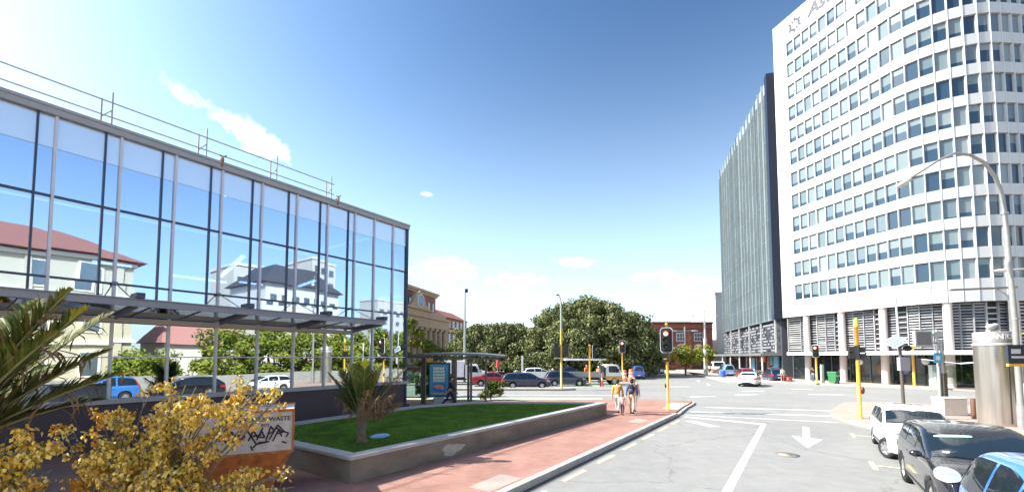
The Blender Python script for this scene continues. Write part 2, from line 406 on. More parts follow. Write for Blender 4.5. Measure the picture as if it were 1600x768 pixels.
def grass(name, poly, n, z, h, m, label):
    xs = [p.x for p in poly]; ys = [p.y for p in poly]
    P = np.column_stack([rng.uniform(min(xs), max(xs), n), rng.uniform(min(ys), max(ys), n)])
    P = P[in_poly(P, poly)]; n = len(P)
    a = rng.uniform(0, 2*PI, n); w = rng.uniform(.006, .014, n); hh = h*rng.uniform(.5, 1.3, n); le = rng.normal(0, .022, (n, 2))
    A = np.column_stack([P[:, 0]-w*np.cos(a), P[:, 1]-w*np.sin(a), np.full(n, z)])
    B = np.column_stack([P[:, 0]+w*np.cos(a), P[:, 1]+w*np.sin(a), np.full(n, z)])
    C = np.column_stack([P[:, 0]+le[:, 0], P[:, 1]+le[:, 1], z+hh])
    vs = np.concatenate([A, B, C]); f = np.column_stack([np.arange(n), np.arange(n)+n, np.arange(n)+2*n])
    o = big_mesh(name, vs, f, m); return tag(o, label, 'grass', kind='stuff')
cpl = sum(outer, Vector())/7
GRASS = mat('grass_blades', (.155, .275, .04), .7, var=.45, scale=1.6, spec=.2)
grass('grass', [p + (cpl-p).normalized()*.35 for p in outer], 170000, .455, .06, GRASS, 'mown green lawn filling the raised concrete planter')
mb = MB(); mb.lathe([(0, .0), (.22, .0), (.24, .03), (.2, .055), (0, .07)], 22)
o = mb.build('plastic_lid', mat('pale_blue_plastic', (.22, .42, .75), .4, var=.06)); o.location = (-3.72, 12.05, .50); o.rotation_euler = (R(4), R(-3), .4); o.scale = (1.15, .8, 1)
tag(o, 'flat pale blue plastic lid lying on the lawn beside the small palm', 'lid')
# ------------------------------------------------------------------ glass fronted office on the left (local x along the street, y into the building)
gb = thing('glass_office', 'low glass curtain wall office with thin canopy, reflecting the street opposite', 'building', W(0, -17), RU)
S0, S1 = -12.0, 15.1
light = [2.31+1.3745*k for k in range(-10, 8)] + [13.03, 14.18]
dark = [x-.35 for x in light[:-2]]
allm = sorted(light+dark)
FAC = glass_mat('facade_glass', (.74, .86, 1.0), .56, (.5, .68, .95))
FACL = glass_mat('lower_facade_glass', (.84, .91, .93), .58, (.34, .38, .38))
mb = MB(); mb.box(S0, S1, 0, .4, -.05, 1.36); mb.box(S1, S1+.3, .0, 1.2, -.05, .30); mb.build('plinth', PLINTH, gb)
mb = MB(); mb.box(S0, S1+.05, -.14, .12, 1.362, 1.50); mb.build('sill', mat('sill_grey', (.36, .36, .40), .5, .1, var=.06), gb)
FRIT = glass_mat('fritted_glass', (.74, .86, 1.0), .42, (.5, .68, .95)).copy(); FRIT.name = 'fritted_glass'
_n = FRIT.node_tree.nodes; _m = [q for q in _n if q.type == 'MIX_SHADER'][0]; _d = _n.new('ShaderNodeBsdfDiffuse'); _d.inputs['Color'].default_value = (.60, .68, .80, 1)
FRIT.node_tree.links.new(_d.outputs[0], _m.inputs[1])
rr = random.Random(3)
def pane(x0, x1, z0, z1, m):
    b_ = MB(); w, h = (x1-x0)/2, (z1-z0)/2
    b_.box(-w, w, -.008, .008, -h, h)
    o = b_.build('glass_pane', m, gb); o.location = ((x0+x1)/2, .06, (z0+z1)/2)
    o.rotation_euler = (R(rr.gauss(0, .10)), 0, R(rr.gauss(0, .13))); return o
edges = [x for x in allm if x > -5.5] + [S1]
for i in range(len(edges)-1):
    for z0, z1, fm in ((8.56, 9.45, FRIT), (7.2, 8.55, FAC), (4.95, 7.2, FAC), (3.9, 4.95, FAC)):
        pane(edges[i], edges[i+1], z0, z1, fm)
le = [x for x in light if x > -5.5] + [S1]
for i in range(len(le)-1): pane(le[i], le[i+1], 1.5, 3.9, FACL)
for x in allm:
    if x in dark:
        b_ = MB(); b_.box(x-.022, x+.022, -.012, .16, 3.9, 9.46); b_.build('mullion', DARKM, gb)
    else:
        b_ = MB(); b_.box(x-.031, x+.031, -.03, .2, 1.5, 9.46); b_.build('mullion', LAV, gb)
b_ = MB(); b_.box(S1-.05, S1+.05, -.05, .1, .3, 9.46); b_.build('corner_post', DARKM, gb)
for z in (7.2, 4.95):
    b_ = MB(); b_.box(S0, S1-.052, -.008, .14, z-.028, z+.028); b_.build('transom', DARKM, gb)
b_ = MB(); b_.box(S0, S1-.052, -.02, .14, 2.72, 2.755); b_.build('transom', LAV, gb)
b_ = MB(); b_.box(S0, S1+.07, -.10, .25, 9.463, 9.63); b_.box(S0, S1+.09, -.13, 10.2, 9.634, 9.72); b_.build('roof', mat('parapet_grey', (.33, .33, .345), .5, .2, var=.08), gb)
# interior: floors, pale ceiling bulkhead, rear wall, columns
INT = mat('interior_floor', (.16, .17, .20), .8, var=.1); INTW = mat('interior_wall', (.13, .16, .22), .9, var=.1)
b_ = MB(); b_.box(S0, S1-.3, .3, 10, 3.85, 4.25); b_.box(S0, S1-.3, .3, 10, .9, 1.0); b_.build('floor_slab', INT, gb)
b_ = MB(); b_.box(S0, S1-.2, .21, .30, 8.55, 9.46); b_.build('ceiling_bulkhead', mat('bulkhead', (.74, .80, .88), .7, var=.05), gb)
b_ = MB(); b_.box(S0, S1, 9.8, 10, 0, 9.46); b_.box(S0-.2, S0, 0, 10, 0, 9.46); b_.build('rear_wall', INTW, gb)
b_ = MB(); b_.box(S1-.02, S1, .12, 10, .3, 9.46); b_.build('end_glazing', glass_mat('end_glass', (.7, .85, .9), .35, (.35, .5, .5)), gb)
for z in (3.9, 6.0, 7.2):
    b_ = MB(); b_.box(S1+.002, S1+.04, .1, 10, z-.04, z+.04); b_.build('end_transom', DARKM, gb)
STRIP = mat('light_strip', (.9, .9, .88), .5, var=0, emit=((1, .98, .92), 2.4))
for a, b in (((7.34, 7.48), (9.6, 7.48)), ((8.76, 5.96), (7.42, .5)), ((11.0, 6.7), (9.9, 6.7)), ((12.4, 5.6), (11.9, 3.2)), ((4.4, 6.5), (5.6, 6.5))):
    b_ = MB(); b_.bar((a[0], a[1], 6.6), (b[0], b[1], 6.6), .13, .08); b_.build('light_strip', STRIP, gb)
# entrance canopy
BEAM = mat('canopy_beam', (.235, .24, .30), .45, .3, var=.06); BEIGE = mat('canopy_rail', (.50, .43, .38), .5, .1, var=.08)
cx0, cx1 = .9, 12.1
b_ = MB(); b_.box(cx0, cx1-.3, -2.36, -2.28, 4.10, 4.30); b_.box(cx0, cx1-.3, -2.42, -2.36, 4.28, 4.31); b_.build('canopy_beam', BEAM, gb)
b_ = MB(); b_.box(cx0, cx1, -.24, -.062, 3.78, 3.93); b_.build('canopy_rail', BEIGE, gb)
CG = glass_mat('canopy_glass', (.5, .55, .62), .42, (.22, .24, .30), .04)
b_ = MB(); b_.add([(cx0, -2.28, 4.16), (cx1-.3, -2.28, 4.16), (cx1-.3, -.24, 3.96), (cx0, -.24, 3.96)], [(0,1,2,3)]); b_.build('canopy_glass', CG, gb)
for x in (1.0, 3.68, 6.43, 9.18, 11.75):
    b_ = MB(); b_.bar((x, -.24, 3.9), (x, -2.28, 4.12), .04, .10); b_.bar((x, -.1, 4.95), (x, -1.9, 4.3), .022); b_.build('canopy_bracket', BEAM, gb)
    b_ = MB(); b_.box(x-.09, x+.09, -2.52, -1.95, 4.31, 4.46); b_.build('bracket_cap', DARKM, gb, bevel=.01)
    b_ = MB(); b_.lathe([(0, -.05), (.07, -.05), (.07, .05), (0, .05)], 10, (x, -.06, 4.95)); b_.build('stay_boss', BEAM, gb)
for i in range(9):
    x = cx0 + .7 + (cx1-cx0-.3)*i/9
    b_ = MB(); b_.bar((x, -.24, 3.945), (x, -2.28, 4.145), .018, .02); b_.build('canopy_glazing_bar', BEAM, gb)
# scaffold edge guard on the roof
sc = thing('scaffold_railing', 'thin scaffold guard rail along the flat glass office roof', 'railing', W(0, -17.3), RU)
px = [-9, -6.5, -4, -1.5, 1.0, 3.5, 6.02, 8.48, 10.9]
for z in (10.56, 10.10): MB().tube([(-11.5, 0, z), (11.0, 0, z)], .024, 8).build('rail', STEEL, sc)
for x in px:
    MB().tube([(x, .06, 9.75), (x, .06, 10.92)], .026, 8).build('post', STEEL, sc)
    MB().tube([(x-.24, .06, 9.75), (x-.24, .06, 10.62)], .022, 8).build('short_post', mat('red_steel', (.4, .3, .29), .5, .5, var=.1), sc)
    b_ = MB(); b_.bar((x-.24, .06, 10.05), (x, .06, 10.35), .03); b_.build('brace', STEEL, sc)
for x, lab in ((6.36, 'small rusty clamp perched on the office roof edge, farther from the corner'), (10.95, 'small rusty clamp on the office roof edge, nearer the glass corner')):
    t_ = thing('roof_clamp', lab, 'clamp', W(x, -16.88, 9.72), RU, 'clamps on the office roof edge'); t_.scale = (.75, .75, .75)
    b_ = MB(); b_.box(-.05, .05, -.06, .2, 0, .16); b_.box(-.035, .035, -.02, .02, -.26, 0, Matrix.Translation((0, .0, 0))); b_.build('base', mat('rust', (.32, .13, .06), .8, var=.3, scale=20), t_)
    b_ = MB(); b_.tube([(0, 0, .14), (.02, 0, .24), (.16, 0, .34)], .03, 8); b_.tube([(0, 0, .2), (-.14, 0, .28)], .025, 8); b_.build('arm', BLACK, t_)

# ------------------------------------------------------------------ white curved office tower on the right
tw = thing('curved_office_tower', 'tall white rounded office tower with ribbon windows above a louvred base', 'building', (33.6, 52.3, 0))
ZB, FH, ROWS, WB = 7.65, 2.785, 12, 9.67     # band bottom, storey, storeys, first window sill
w_ = 1.02; a = R(16); p = Vector((34.5, 51.2, 0)); PL = [(p - Vector((math.sin(a), -math.cos(a), 0))*1.75, a), (p.copy(), a)]
for i in range(1, 48):
    if i > 11 and a < R(96): a += R(9.5) if i < 20 else R(2.0)
    p = p + w_*Vector((math.sin(a), -math.cos(a), 0)); PL.append((p.copy(), a))
org = Vector(tw.location)
PTS = [q[0]-org for q in PL]; nM = len(PTS)-1
def normal_at(i):
    d = (PTS[min(i+1, nM)] - PTS[max(i-1, 0)]).normalized(); return Vector((-d.y, d.x, 0))*-1   # outward = to the viewer's left of travel
NR = [normal_at(i) for i in range(nM+1)]
def out_sign():
    c = Vector((-33.6, -52.3, 0)); return 1 if NR[3].dot(c - PTS[3]) > 0 else -1
sg = out_sign(); NR = [q*sg for q in NR]
def ribbon(mb, i0, i1, z0, z1, d0, d1, gap=.0):
    """curved wall strip from module i0 to i1, from depth d0 (inside) to d1 (outside)"""
    for i in range(i0, i1):
        A, B = PTS[i], PTS[i+1]; na, nb = NR[i], NR[i+1]; t = (B-A).normalized()*gap
        q = [A+na*d1+t, B+nb*d1-t, B+nb*d0-t, A+na*d0+t]
        mb.prism([(v.x, v.y) for v in q], z0, z1)
PANEL = mat('white_cladding', (.53, .525, .515), .4, var=.06, scale=.7, spec=.4, stretch=(1.6, 1.6, .35))
PANEL2 = mat('white_reveal', (.55, .56, .58), .45, var=.04)
JOINT = mat('cladding_joint', (.30, .31, .33), .6, var=.1)
ZT = WB + FH*(ROWS-1) + 1.72 + 3.3
mb = MB(); ribbon(mb, 0, nM, ZB, WB, -.3, 0, .012); mb.build('spandrel', PANEL, tw)
for r in range(1, ROWS):
    mb = MB(); ribbon(mb, 0, nM, WB+FH*r-.98, WB+FH*r, -.3, 0, .012); mb.build('spandrel', PANEL, tw)
mb = MB(); ribbon(mb, 0, nM, WB+FH*(ROWS-1)+1.73, ZT, -.3, 0, .006); mb.build('parapet', PANEL, tw)
mb = MB(); ribbon(mb, 0, 1, WB, ZT-1.0, -.3, -.002, .0); mb.build('end_pier', PANEL, tw)
mb = MB(); ribbon(mb, 0, nM, ZB+.02, ZT-.02, -.36, -.31, 0); mb.build('joint_backing', JOINT, tw)
mb = MB()
for i in range(1, nM):
    A = PTS[i]; n_ = NR[i]; t = (PTS[i+1]-PTS[i]).normalized()
    q = [A-t*.055-n_*.3, A+t*.055-n_*.3, A+t*.055-n_*.02, A-t*.055-n_*.02]
    for r in range(ROWS): mb.prism([(v.x, v.y) for v in q], WB+FH*r+.002, WB+FH*r+1.728)
    if i > 9:
        q = [A-t*.02, A+t*.02, A+t*.02+n_*.05, A-t*.02+n_*.05]; mb.prism([(v.x, v.y) for v in q], ZB, ZT-.3)
mb.build('window_piers', PANEL2, tw)
WG = mat('office_window_glass', (.02, .045, .08), .03, 0, var=0, spec=.8, coat=.0)
WGB = [mat('blind_%d' % k if False else 'blind_'+'abc'[k], c, .12, 0, var=.05, scale=2, spec=.7, coat=.3) for k, c in enumerate([(.16, .20, .21), (.22, .255, .26), (.115, .155, .175)])]
rw = random.Random(11)
cells = [(r, i) for r in range(ROWS) for i in range(1, nM) if i < 34]
# window panes: nearest hundred as parts, the rest as one part
def pane_geo(mb, r, i):
    A, B = PTS[i], PTS[i+1]; t = (B-A).normalized(); n_ = (NR[i]+NR[i+1]).normalized()
    A = A - n_*.19 + t*.05; B = B - n_*.19 - t*.05
    z0, z1 = WB+FH*r, WB+FH*r+1.73
    k = rw.choice([1, 1, .55, .45, .75, .3, .6, .0, .0, .9]) if i > 9 else rw.choice([1, .7, .6, .5, .75, .65, .8])
    zs = z1 - (z1-z0)*k; m_ = 1 + rw.choice([0, 0, 1, 2])
    tilt = rw.gauss(0, .014)
    def quad(za, zb, mi):
        if zb-za < .02: return
        mb.cm = mi; s_ = n_*tilt
        mb.add([(A.x-s_.x, A.y-s_.y, za), (B.x+s_.x, B.y+s_.y, za), (B.x+s_.x, B.y+s_.y, zb), (A.x-s_.x, A.y-s_.y, zb)], [(0,1,2,3)] if sg > 0 else [(3,2,1,0)])
    quad(z0, zs, 0); quad(zs, z1, m_)
order = sorted(cells, key=lambda c: (PTS[c[1]]+org).length + .6*abs(c[0]-3))
near = [c for c in order if c[1] <= 27][:100]; ns = set(near); rest = MB()
for c in cells:
    if c in ns:
        b_ = MB(); pane_geo(b_, *c); b_.build('window', [WG]+WGB, tw)
    else: pane_geo(rest, *c)
o = rest.build('windows', [WG]+WGB, tw); o['kind'] = 'stuff'
# core, soffit and roof so nothing is hollow
core = [PTS[i]-NR[i]*.37 for i in range(nM+1)]
back = [PTS[-1] + Vector((0, 22, 0)), Vector((24, 22, 0)), PTS[0] + Vector((14, 4.5, 0))]
mb = MB(); mb.prism([(v.x, v.y) for v in core+back], ZB, ZT-.4); mb.build('core', mat('tower_core', (.05, .06, .07), .6, var=.1), tw)
mb = MB(); q = [PTS[0], PTS[0]-NR[0]*.4, PTS[0]+Vector((14, 4.5, 0)), PTS[0]+Vector((14.1, 4.9, 0))]
mb.prism([(v.x, v.y) for v in [PTS[0], PTS[0]-NR[0]*.6, PTS[0]+Vector((14, 4.1, 0)), PTS[0]+Vector((14.1, 5.0, 0))]], ZB, ZT); mb.build('return_wall', PANEL, tw)
# louvred base storey with round columns
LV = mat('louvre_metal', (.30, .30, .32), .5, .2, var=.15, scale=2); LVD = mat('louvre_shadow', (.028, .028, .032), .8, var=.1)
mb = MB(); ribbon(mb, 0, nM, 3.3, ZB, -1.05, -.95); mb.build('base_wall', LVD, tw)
for i in range(0, 36):
    rows_ = MB(); A, B = PTS[i], PTS[i+1]; t = (B-A).normalized(); n_ = (NR[i]+NR[i+1]).normalized()
    dens = rw.choice([.26, .26, .3, .5]) if i % 4 else .26
    z = 3.55
    while z < ZB-.2:
        tl = rw.choice([.07, .1, .13, .12])
        q = [A-n_*.93+t*.08, B-n_*.93-t*.08, B-n_*.80-t*.08, A-n_*.80+t*.08]
        rows_.prism([(v.x, v.y) for v in q], z, z+tl); z += dens
    q = [A-n_*.93-t*.03, A-n_*.93+t*.03, A-n_*.72+t*.03, A-n_*.72-t*.03]; rows_.prism([(v.x, v.y) for v in q], 3.4, ZB-.05)
    rows_.build('louvre_bay', LV if i % 3 else mat('louvre_pale', (.42, .41, .41), .5, .1, var=.12), tw)
COLM = mat('round_column', (.60, .50, .47), .6, var=.06)
for i in (2, 6, 10, 15, 20, 25):
    c = PTS[i]-NR[i]*.45; MB().tube([(c.x, c.y, 0), (c.x, c.y, ZB)], .33, 18).build('column', COLM, tw)
SHOP = mat('shop_glass', (.02, .026, .028), .06, 0, var=.5, scale=.7, spec=.8)
mb = MB(); ribbon(mb, 0, nM, 0, 3.2, -1.6, -1.5); mb.build('shopfront', SHOP, tw)
mb = MB()
for i in range(0, nM, 2):
    A = PTS[i]; n_ = NR[i]; t = (PTS[i+1]-PTS[i]).normalized(); q = [A-n_*1.5-t*.04, A-n_*1.5+t*.04, A-n_*1.42+t*.04, A-n_*1.42-t*.04]; mb.prism([(v.x, v.y) for v in q], 0, 3.2)
mb.build('shopfront_mullions', mat('shop_frame', (.12, .12, .12), .5, .3, var=.1), tw)
mb = MB(); ribbon(mb, 1, nM, 2.95, 3.32, -1.2, 1.55); mb.build('awning', mat('awning_white', (.74, .74, .73), .5, var=.05), tw)
# round poster and pale display shapes inside the shop window
for i, z, r_, m in ((9, 1.55, .62, mat('brown_disc', (.22, .13, .10), .6, var=.3, scale=3)), (7, 2.2, .3, WHITE), (13, 2.3, .3, WHITE), (11, 1.4, .4, mat('display_blue', (.08, .15, .28), .5, var=.4, scale=4)), (14, 1.2, .5, mat('display_brown', (.25, .17, .12), .6, var=.4, scale=5)), (5, 1.2, .35, mat('display_red', (.3, .1, .07), .6, var=.4, scale=5))):
    c = PTS[i]-NR[i]*1.49 + Vector((0, 0, z)); b_ = MB(); b_.lathe([(0, 0), (r_, 0), (r_, .02), (0, .02)], 20)
    o = b_.build('window_display', m, tw); t = (PTS[i+1]-PTS[i]).normalized(); o.matrix_local = frame(c, t*-sg if False else t, (0, 0, 1)) if NR[i].dot(t.cross(Vector((0,0,1)))) > 0 else frame(c, -t, (0, 0, 1))
# crest on the parapet: starburst and script name
LOGO = mat('logo_ink', (.02, .022, .04), .5, var=0)
def on_wall(i, u, z, d=.012):
    t = (PTS[i+1]-PTS[i]).normalized(); return PTS[i] + t*u + NR[i]*(d+.05) + Vector((0, 0, z))
tw_t = (PTS[2]-PTS[1]).normalized()
lc = on_wall(1, 1.3, ZT-1.7)
mb = MB()
for k in range(12):
    a_ = 2*PI*k/12; r0, r1 = (.36, 1.05) if k % 2 else (.32, .8)
    ca, sa = math.cos(a_), math.sin(a_); wd = .15
    P4 = [(r0*ca, r0*sa), ((r0+r1)/2*ca - wd*sa, (r0+r1)/2*sa + wd*ca), (r1*ca, r1*sa), ((r0+r1)/2*ca + wd*sa, (r0+r1)/2*sa - wd*ca)]
    mb.add([lc + tw_t*x + Vector((0, 0, y)) for x, y in P4], [(0,1,2,3)])
mb.build('crest', LOGO, tw)
nz = tw_t.cross(Vector((0,0,1)))
xdir = tw_t if nz.dot(NR[2]) > 0 else -tw_t
text_obj('crest_lettering', 'Asteron', 2.0, LOGO, tw, frame(lc + tw_t*5.0 + Vector((0,0,.1)), xdir, (0,0,1)), shear=.2)

# ------------------------------------------------------------------ dark glass block with vertical fins beyond
db = thing('finned_glass_building', 'dark green glass office block with serrated vertical fins, behind white tower', 'building', (34.6, 55.4, 0), math.atan2(29.6, 7.9))
Lx, Hd, zb = 30.6, 39.6, 7.6     # local x runs away down the street, y = left of travel (towards the viewer's left)
DG = mat('green_grey_glass', (.14, .18, .205), .06, 0, var=.3, scale=.25, spec=.9)
DG2 = mat('fin_glass', (.31, .36, .385), .22, 0, var=.35, scale=.35, spec=.35)
DFL = mat('floor_band', (.17, .19, .19), .4, .2, var=.08)
FINS = [DG2, mat('fin_glass_light', (.42, .465, .49), .25, 0, var=.3, scale=.35, spec=.35), mat('fin_glass_dark', (.20, .245, .265), .25, 0, var=.3, scale=.35, spec=.35)]
NAVY = mat('navy_cladding', (.012, .018, .038), .35, .1, var=.08)
mb = MB(); mb.box(0, Lx, -14, 0, zb, Hd-.8); mb.build('glazing', DG, db)
mb = MB(); mb.box(-.9, -.02, -14, .35, zb-.0, Hd+1.0); mb.build('end_fin_wall', NAVY, db)
mb = MB(); mb.box(-.4, Lx, -14, -.6, -.1, zb-.02); mb.build('lower_storeys', mat('lower_dark', (.055, .058, .068), .6, var=.12), db)
fr = random.Random(5); nf = 17; fw = Lx/nf
for k in range(nf):
    x = fw*k; b_ = MB()
    b_.box(x, x+.07, .0, .235, zb, Hd+.9 + (0 if k % 2 else -.12)); b_.box(x+.3, x+fw*.8, .0, .06, Hd-.8, Hd+.62)
    b_.build('fin', FINS[fr.choice([0, 0, 1, 2])], db)
for r in range(12):
    z = zb + .05 + r*(Hd-zb-.8)/11.5
    b_ = MB(); b_.box(0, Lx, .002, .05, z, z+.16); b_.build('floor_band', DFL, db)
mb = MB()
for k in range(nf*3):
    x = fw*k/3
    mb.box(x-.03, x+.03, .0, .10, zb+.25, Hd-.9)
mb.build('glazing_bars', mat('bar_grey', (.2, .225, .22), .4, .3, var=.1), db)
# perforated screen panels above the shop awning
PERF = mat('perforated_panel', (.36, .37, .40), .5, .3, var=.1)
pr = random.Random(8)
for k in range(5):
    x0 = .3 + 6.05*k; b_ = MB(); nx, nz_ = 9, 9; cw, ch = 5.8/nx, 3.9/nz_
    for a_ in range(nx):
        z = 3.4
        for c_ in range(nz_):
            if pr.random() < .56: b_.box(x0+a_*cw, x0+a_*cw+cw*.72, -.14, -.06, z+.1, z+ch*.74)
            z += ch
    b_.build('screen_panel', PERF, db)
    b_ = MB(); b_.box(x0-.16, x0-.02, -.18, .02, 3.3, zb-.02); b_.build('screen_post', LGREY, db)
mb = MB(); mb.box(-.3, Lx, -.6, 1.9, 2.9, 3.25); mb.build('awning', mat('dark_awning', (.16, .16, .16), .6, var=.1), db)
mb = MB(); mb.box(.2, Lx, -.55, -.45, 0, 2.9); mb.build('shopfront', SHOP, db)
RED = mat('shop_red', (.62, .05, .02), .5, var=.1); TEAL = mat('shop_teal', (.05, .38, .36), .5, var=.1); SKYB = mat('shop_blue', (.2, .45, .65), .5, var=.15)
for x0, x1, z0, z1, m in ((5.5, 8.3, 2.0, 2.85, RED), (.6, 2.2, .2, 2.8, SKYB), (2.6, 3.6, 1.6, 2.8, TEAL), (11, 12.6, .2, 2.6, SKYB), (3.8, 4.1, .3, 2.9, RED)):
    b_ = MB(); b_.box(x0, x1, -.44, -.32, z0, z1); b_.build('shop_sign', m, db)
b_ = MB(); b_.box(6.2, 7.6, -.318, -.30, 2.2, 2.65); b_.build('sign_panel', WHITE, db)
for x in (0.5, 6.0, 12, 18, 24):
    b_ = MB(); b_.tube([(x, 1.5, 0), (x, 1.5, 2.9)], .12, 12); b_.build('awning_post', LGREY, db)

# ------------------------------------------------------------------ white building far right of the brick one
wbld = thing('white_building', 'narrow sunlit white building between brick warehouse and dark finned block', 'building', (52, 100, 0))
WALLW = mat('white_render', (.60, .585, .55), .8, var=.05)
mb = MB(); mb.box(-3.6, 8, 0, 14, 0, 17.6); mb.build('wall', WALLW, wbld)
mb = MB(); mb.box(-3.8, 8.2, -.3, 14.2, 17.6, 18.1); mb.build('parapet', WALLW, wbld)
for r in range(3):
    for k in range(3):
        b_ = MB(); b_.box(-.4+2.6*k, .9+2.6*k, -.05, .04, 4.4+3.9*r, 6.4+3.9*r); b_.build('window', SHOP, wbld)
mb = MB(); mb.box(-5.6, 8, -2.2, -.05, 2.8, 3.1); mb.build('awning', GREY, wbld)

# ------------------------------------------------------------------ brick warehouse in the middle distance
BRK = brick_mat('red_brick_wall', (.27, .085, .055), (.34, .12, .08), (.24, .15, .12), axis='xz', bw=.5, bh=.17, bump=.2)
STONE = mat('sandstone', (.45, .315, .20), .85, var=.14, scale=.8)
bw_ = thing('brick_warehouse', 'three storey red brick warehouse with arched white windows beyond junction', 'building', (27, 93, 0))
mb = MB(); mb.box(-7, 17.2, 0, 14, 0, 10.0); mb.build('wall', BRK, bw_)
mb = MB(); mb.box(-7.1, 17.3, -.25, 14, 10.0, 10.45); mb.build('parapet', mat('dark_brick_cap', (.12, .045, .035), .85, var=.15), bw_)
mb = MB(); mb.box(-7.05, 17.25, -.12, -.002, 8.7, 8.95); mb.build('string_course', mat('dark_course', (.16, .06, .045), .85, var=.1), bw_)
FRM = mat('window_frame_white', (.72, .71, .68), .6, var=.05); PANE = mat('old_window_pane', (.10, .13, .15), .05, 0, var=.3, scale=.6, spec=1, coat=.3)
for k in range(6):
    x = -5.2 + 3.85*k
    for z0, z1, ar in ((6.2, 8.0, 0), (3.3, 5.3, 1)):
        if k in (1,) and ar: continue
        wn = MB(); hw = .95
        if ar: poly = [(-hw, z0), (hw, z0)] + [(hw*math.cos(PI*i/10), z1-.5 + .8*math.sin(PI*i/10)) for i in range(11)]
        else: poly = [(-hw, z0), (hw, z0), (hw, z1), (-hw, z1)]
        M = Matrix(((1,0,0,x),(0,0,-1,0.02),(0,1,0,0),(0,0,0,1)))
        wn.prism(poly, 0, .09, M); wf = wn.build('window', FRM, bw_)
        pn = MB()
        for c_ in range(3):
            for r_ in range(2):
                x0 = -hw+.12+c_*.6; zz = z0+.12+r_*(z1-z0)/2.15; pn.box(x+x0, x+x0+.5, -.095, -.075, zz, zz+(z1-z0)/2.5)
        pn.build('pane', PANE, wf)
for x0, x1, z1 in ((-5.6, -2.6, 2.6), (4.6, 6.4, 2.8), (12.6, 15.8, 3.0)):
    b_ = MB(); b_.box(x0, x1, -.06, .05, 0, z1); b_.build('door', mat('dark_door', (.06, .035, .03), .6, var=.1), bw_)
for x in (-3.3, .5, 4.35, 8.2, 12.05, 15.9):
    b_ = MB(); b_.box(x-.35, x+.35, -.22, -.002, 0, 8.68); b_.build('pilaster', BRK, bw_)

# ------------------------------------------------------------------ railway station: stone portico with clock, brick wings
st_ = thing('railway_station', 'stone columned station portico with clock, red brick attic and wings', 'building', (-16.8, 110, 0), math.atan2(.968, .25))
# local x = away along the facade, y = towards the viewer's left; front faces -y (right / camera side)
SB = brick_mat('station_brick', (.24, .085, .06), (.29, .11, .08), (.20, .12, .10), axis='xz', bw=.6, bh=.2, bump=.15)
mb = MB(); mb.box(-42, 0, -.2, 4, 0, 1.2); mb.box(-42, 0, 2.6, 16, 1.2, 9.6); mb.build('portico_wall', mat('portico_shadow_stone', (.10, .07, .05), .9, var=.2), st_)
mb = MB(); mb.box(-42, .1, -.5, 16, 9.5, 11.6); mb.build('entablature', STONE, st_)
mb = MB(); mb.box(-42, .5, -1.0, 16, 11.62, 12.0); mb.box(-42, .3, -.75, 16, 12.0, 12.25); mb.build('cornice', STONE, st_)
mb = MB(); mb.box(-42, -1.2, -.1, 16, 12.25, 13.3); mb.build('parapet', STONE, st_)
for k in range(12):
    x = -1.2 - 2.75*k; b_ = MB(); b_.tube([(x, .6, 1.2), (x, .6, 9.0)], [.78, .66], 16); b_.box(x-.85, x+.85, -.25, 1.45, 9.0, 9.48); b_.box(x-.9, x+.9, -.3, 1.5, 1.0, 1.5); b_.build('column', STONE, st_)
mb = MB(); mb.box(-1.0, 0, -.1, 3, 1.2, 9.5); mb.build('corner_pier', STONE, st_)
cg = MB(); M = Matrix(((1,0,0,-17.0),(0,0,-1,.1),(0,1,0,0),(0,0,0,1)))
cg.prism([(-7, 13.3), (7, 13.3), (4.4, 13.9), (2.9, 14.8), (2.1, 16.2), (0, 17.4), (-2.1, 16.2), (-2.9, 14.8), (-4.4, 13.9)], 0, .8, M); cg.build('clock_gable', STONE, st_)
b_ = MB(); b_.lathe([(0, .82), (1.25, .82), (1.25, .9), (0, .9)], 28); o = b_.build('clock_face', mat('clock_blue', (.25, .36, .55), .5, var=.1), st_); o.matrix_local = frame((-17.0, .1, 15.2), (1,0,0), (0,0,1))
b_ = MB(); b_.lathe([(1.25, .82), (1.5, .82), (1.5, .98), (1.25, .98)], 28); b_.bar((0, -.2, .93), (0, .95, .93), .12, .03, Vector((0,0,1))); b_.bar((0, 0, .95), (.6, -.3, .95), .12, .03); o = b_.build('clock_rim', mat('clock_white', (.7, .7, .68), .5, var=0), st_); o.matrix_local = frame((-17.0, .1, 15.2), (1,0,0), (0,0,1))
mb = MB(); mb.box(-42, -3.2, 2.0, 16, 13.3, 17.6); mb.build('brick_attic', SB, st_)
mb = MB(); mb.box(-42, -2.9, 1.6, 16, 17.602, 18.1); mb.box(-42, -2.5, 1.2, 16, 18.102, 18.7); mb.build('attic_cornice', STONE, st_)
for k in range(7):
    b_ = MB(); x = -5.2-2.4*k; b_.box(x, x+1.0, 1.93, 2.05, 13.9, 16.1); b_.build('attic_window', PANE, st_)
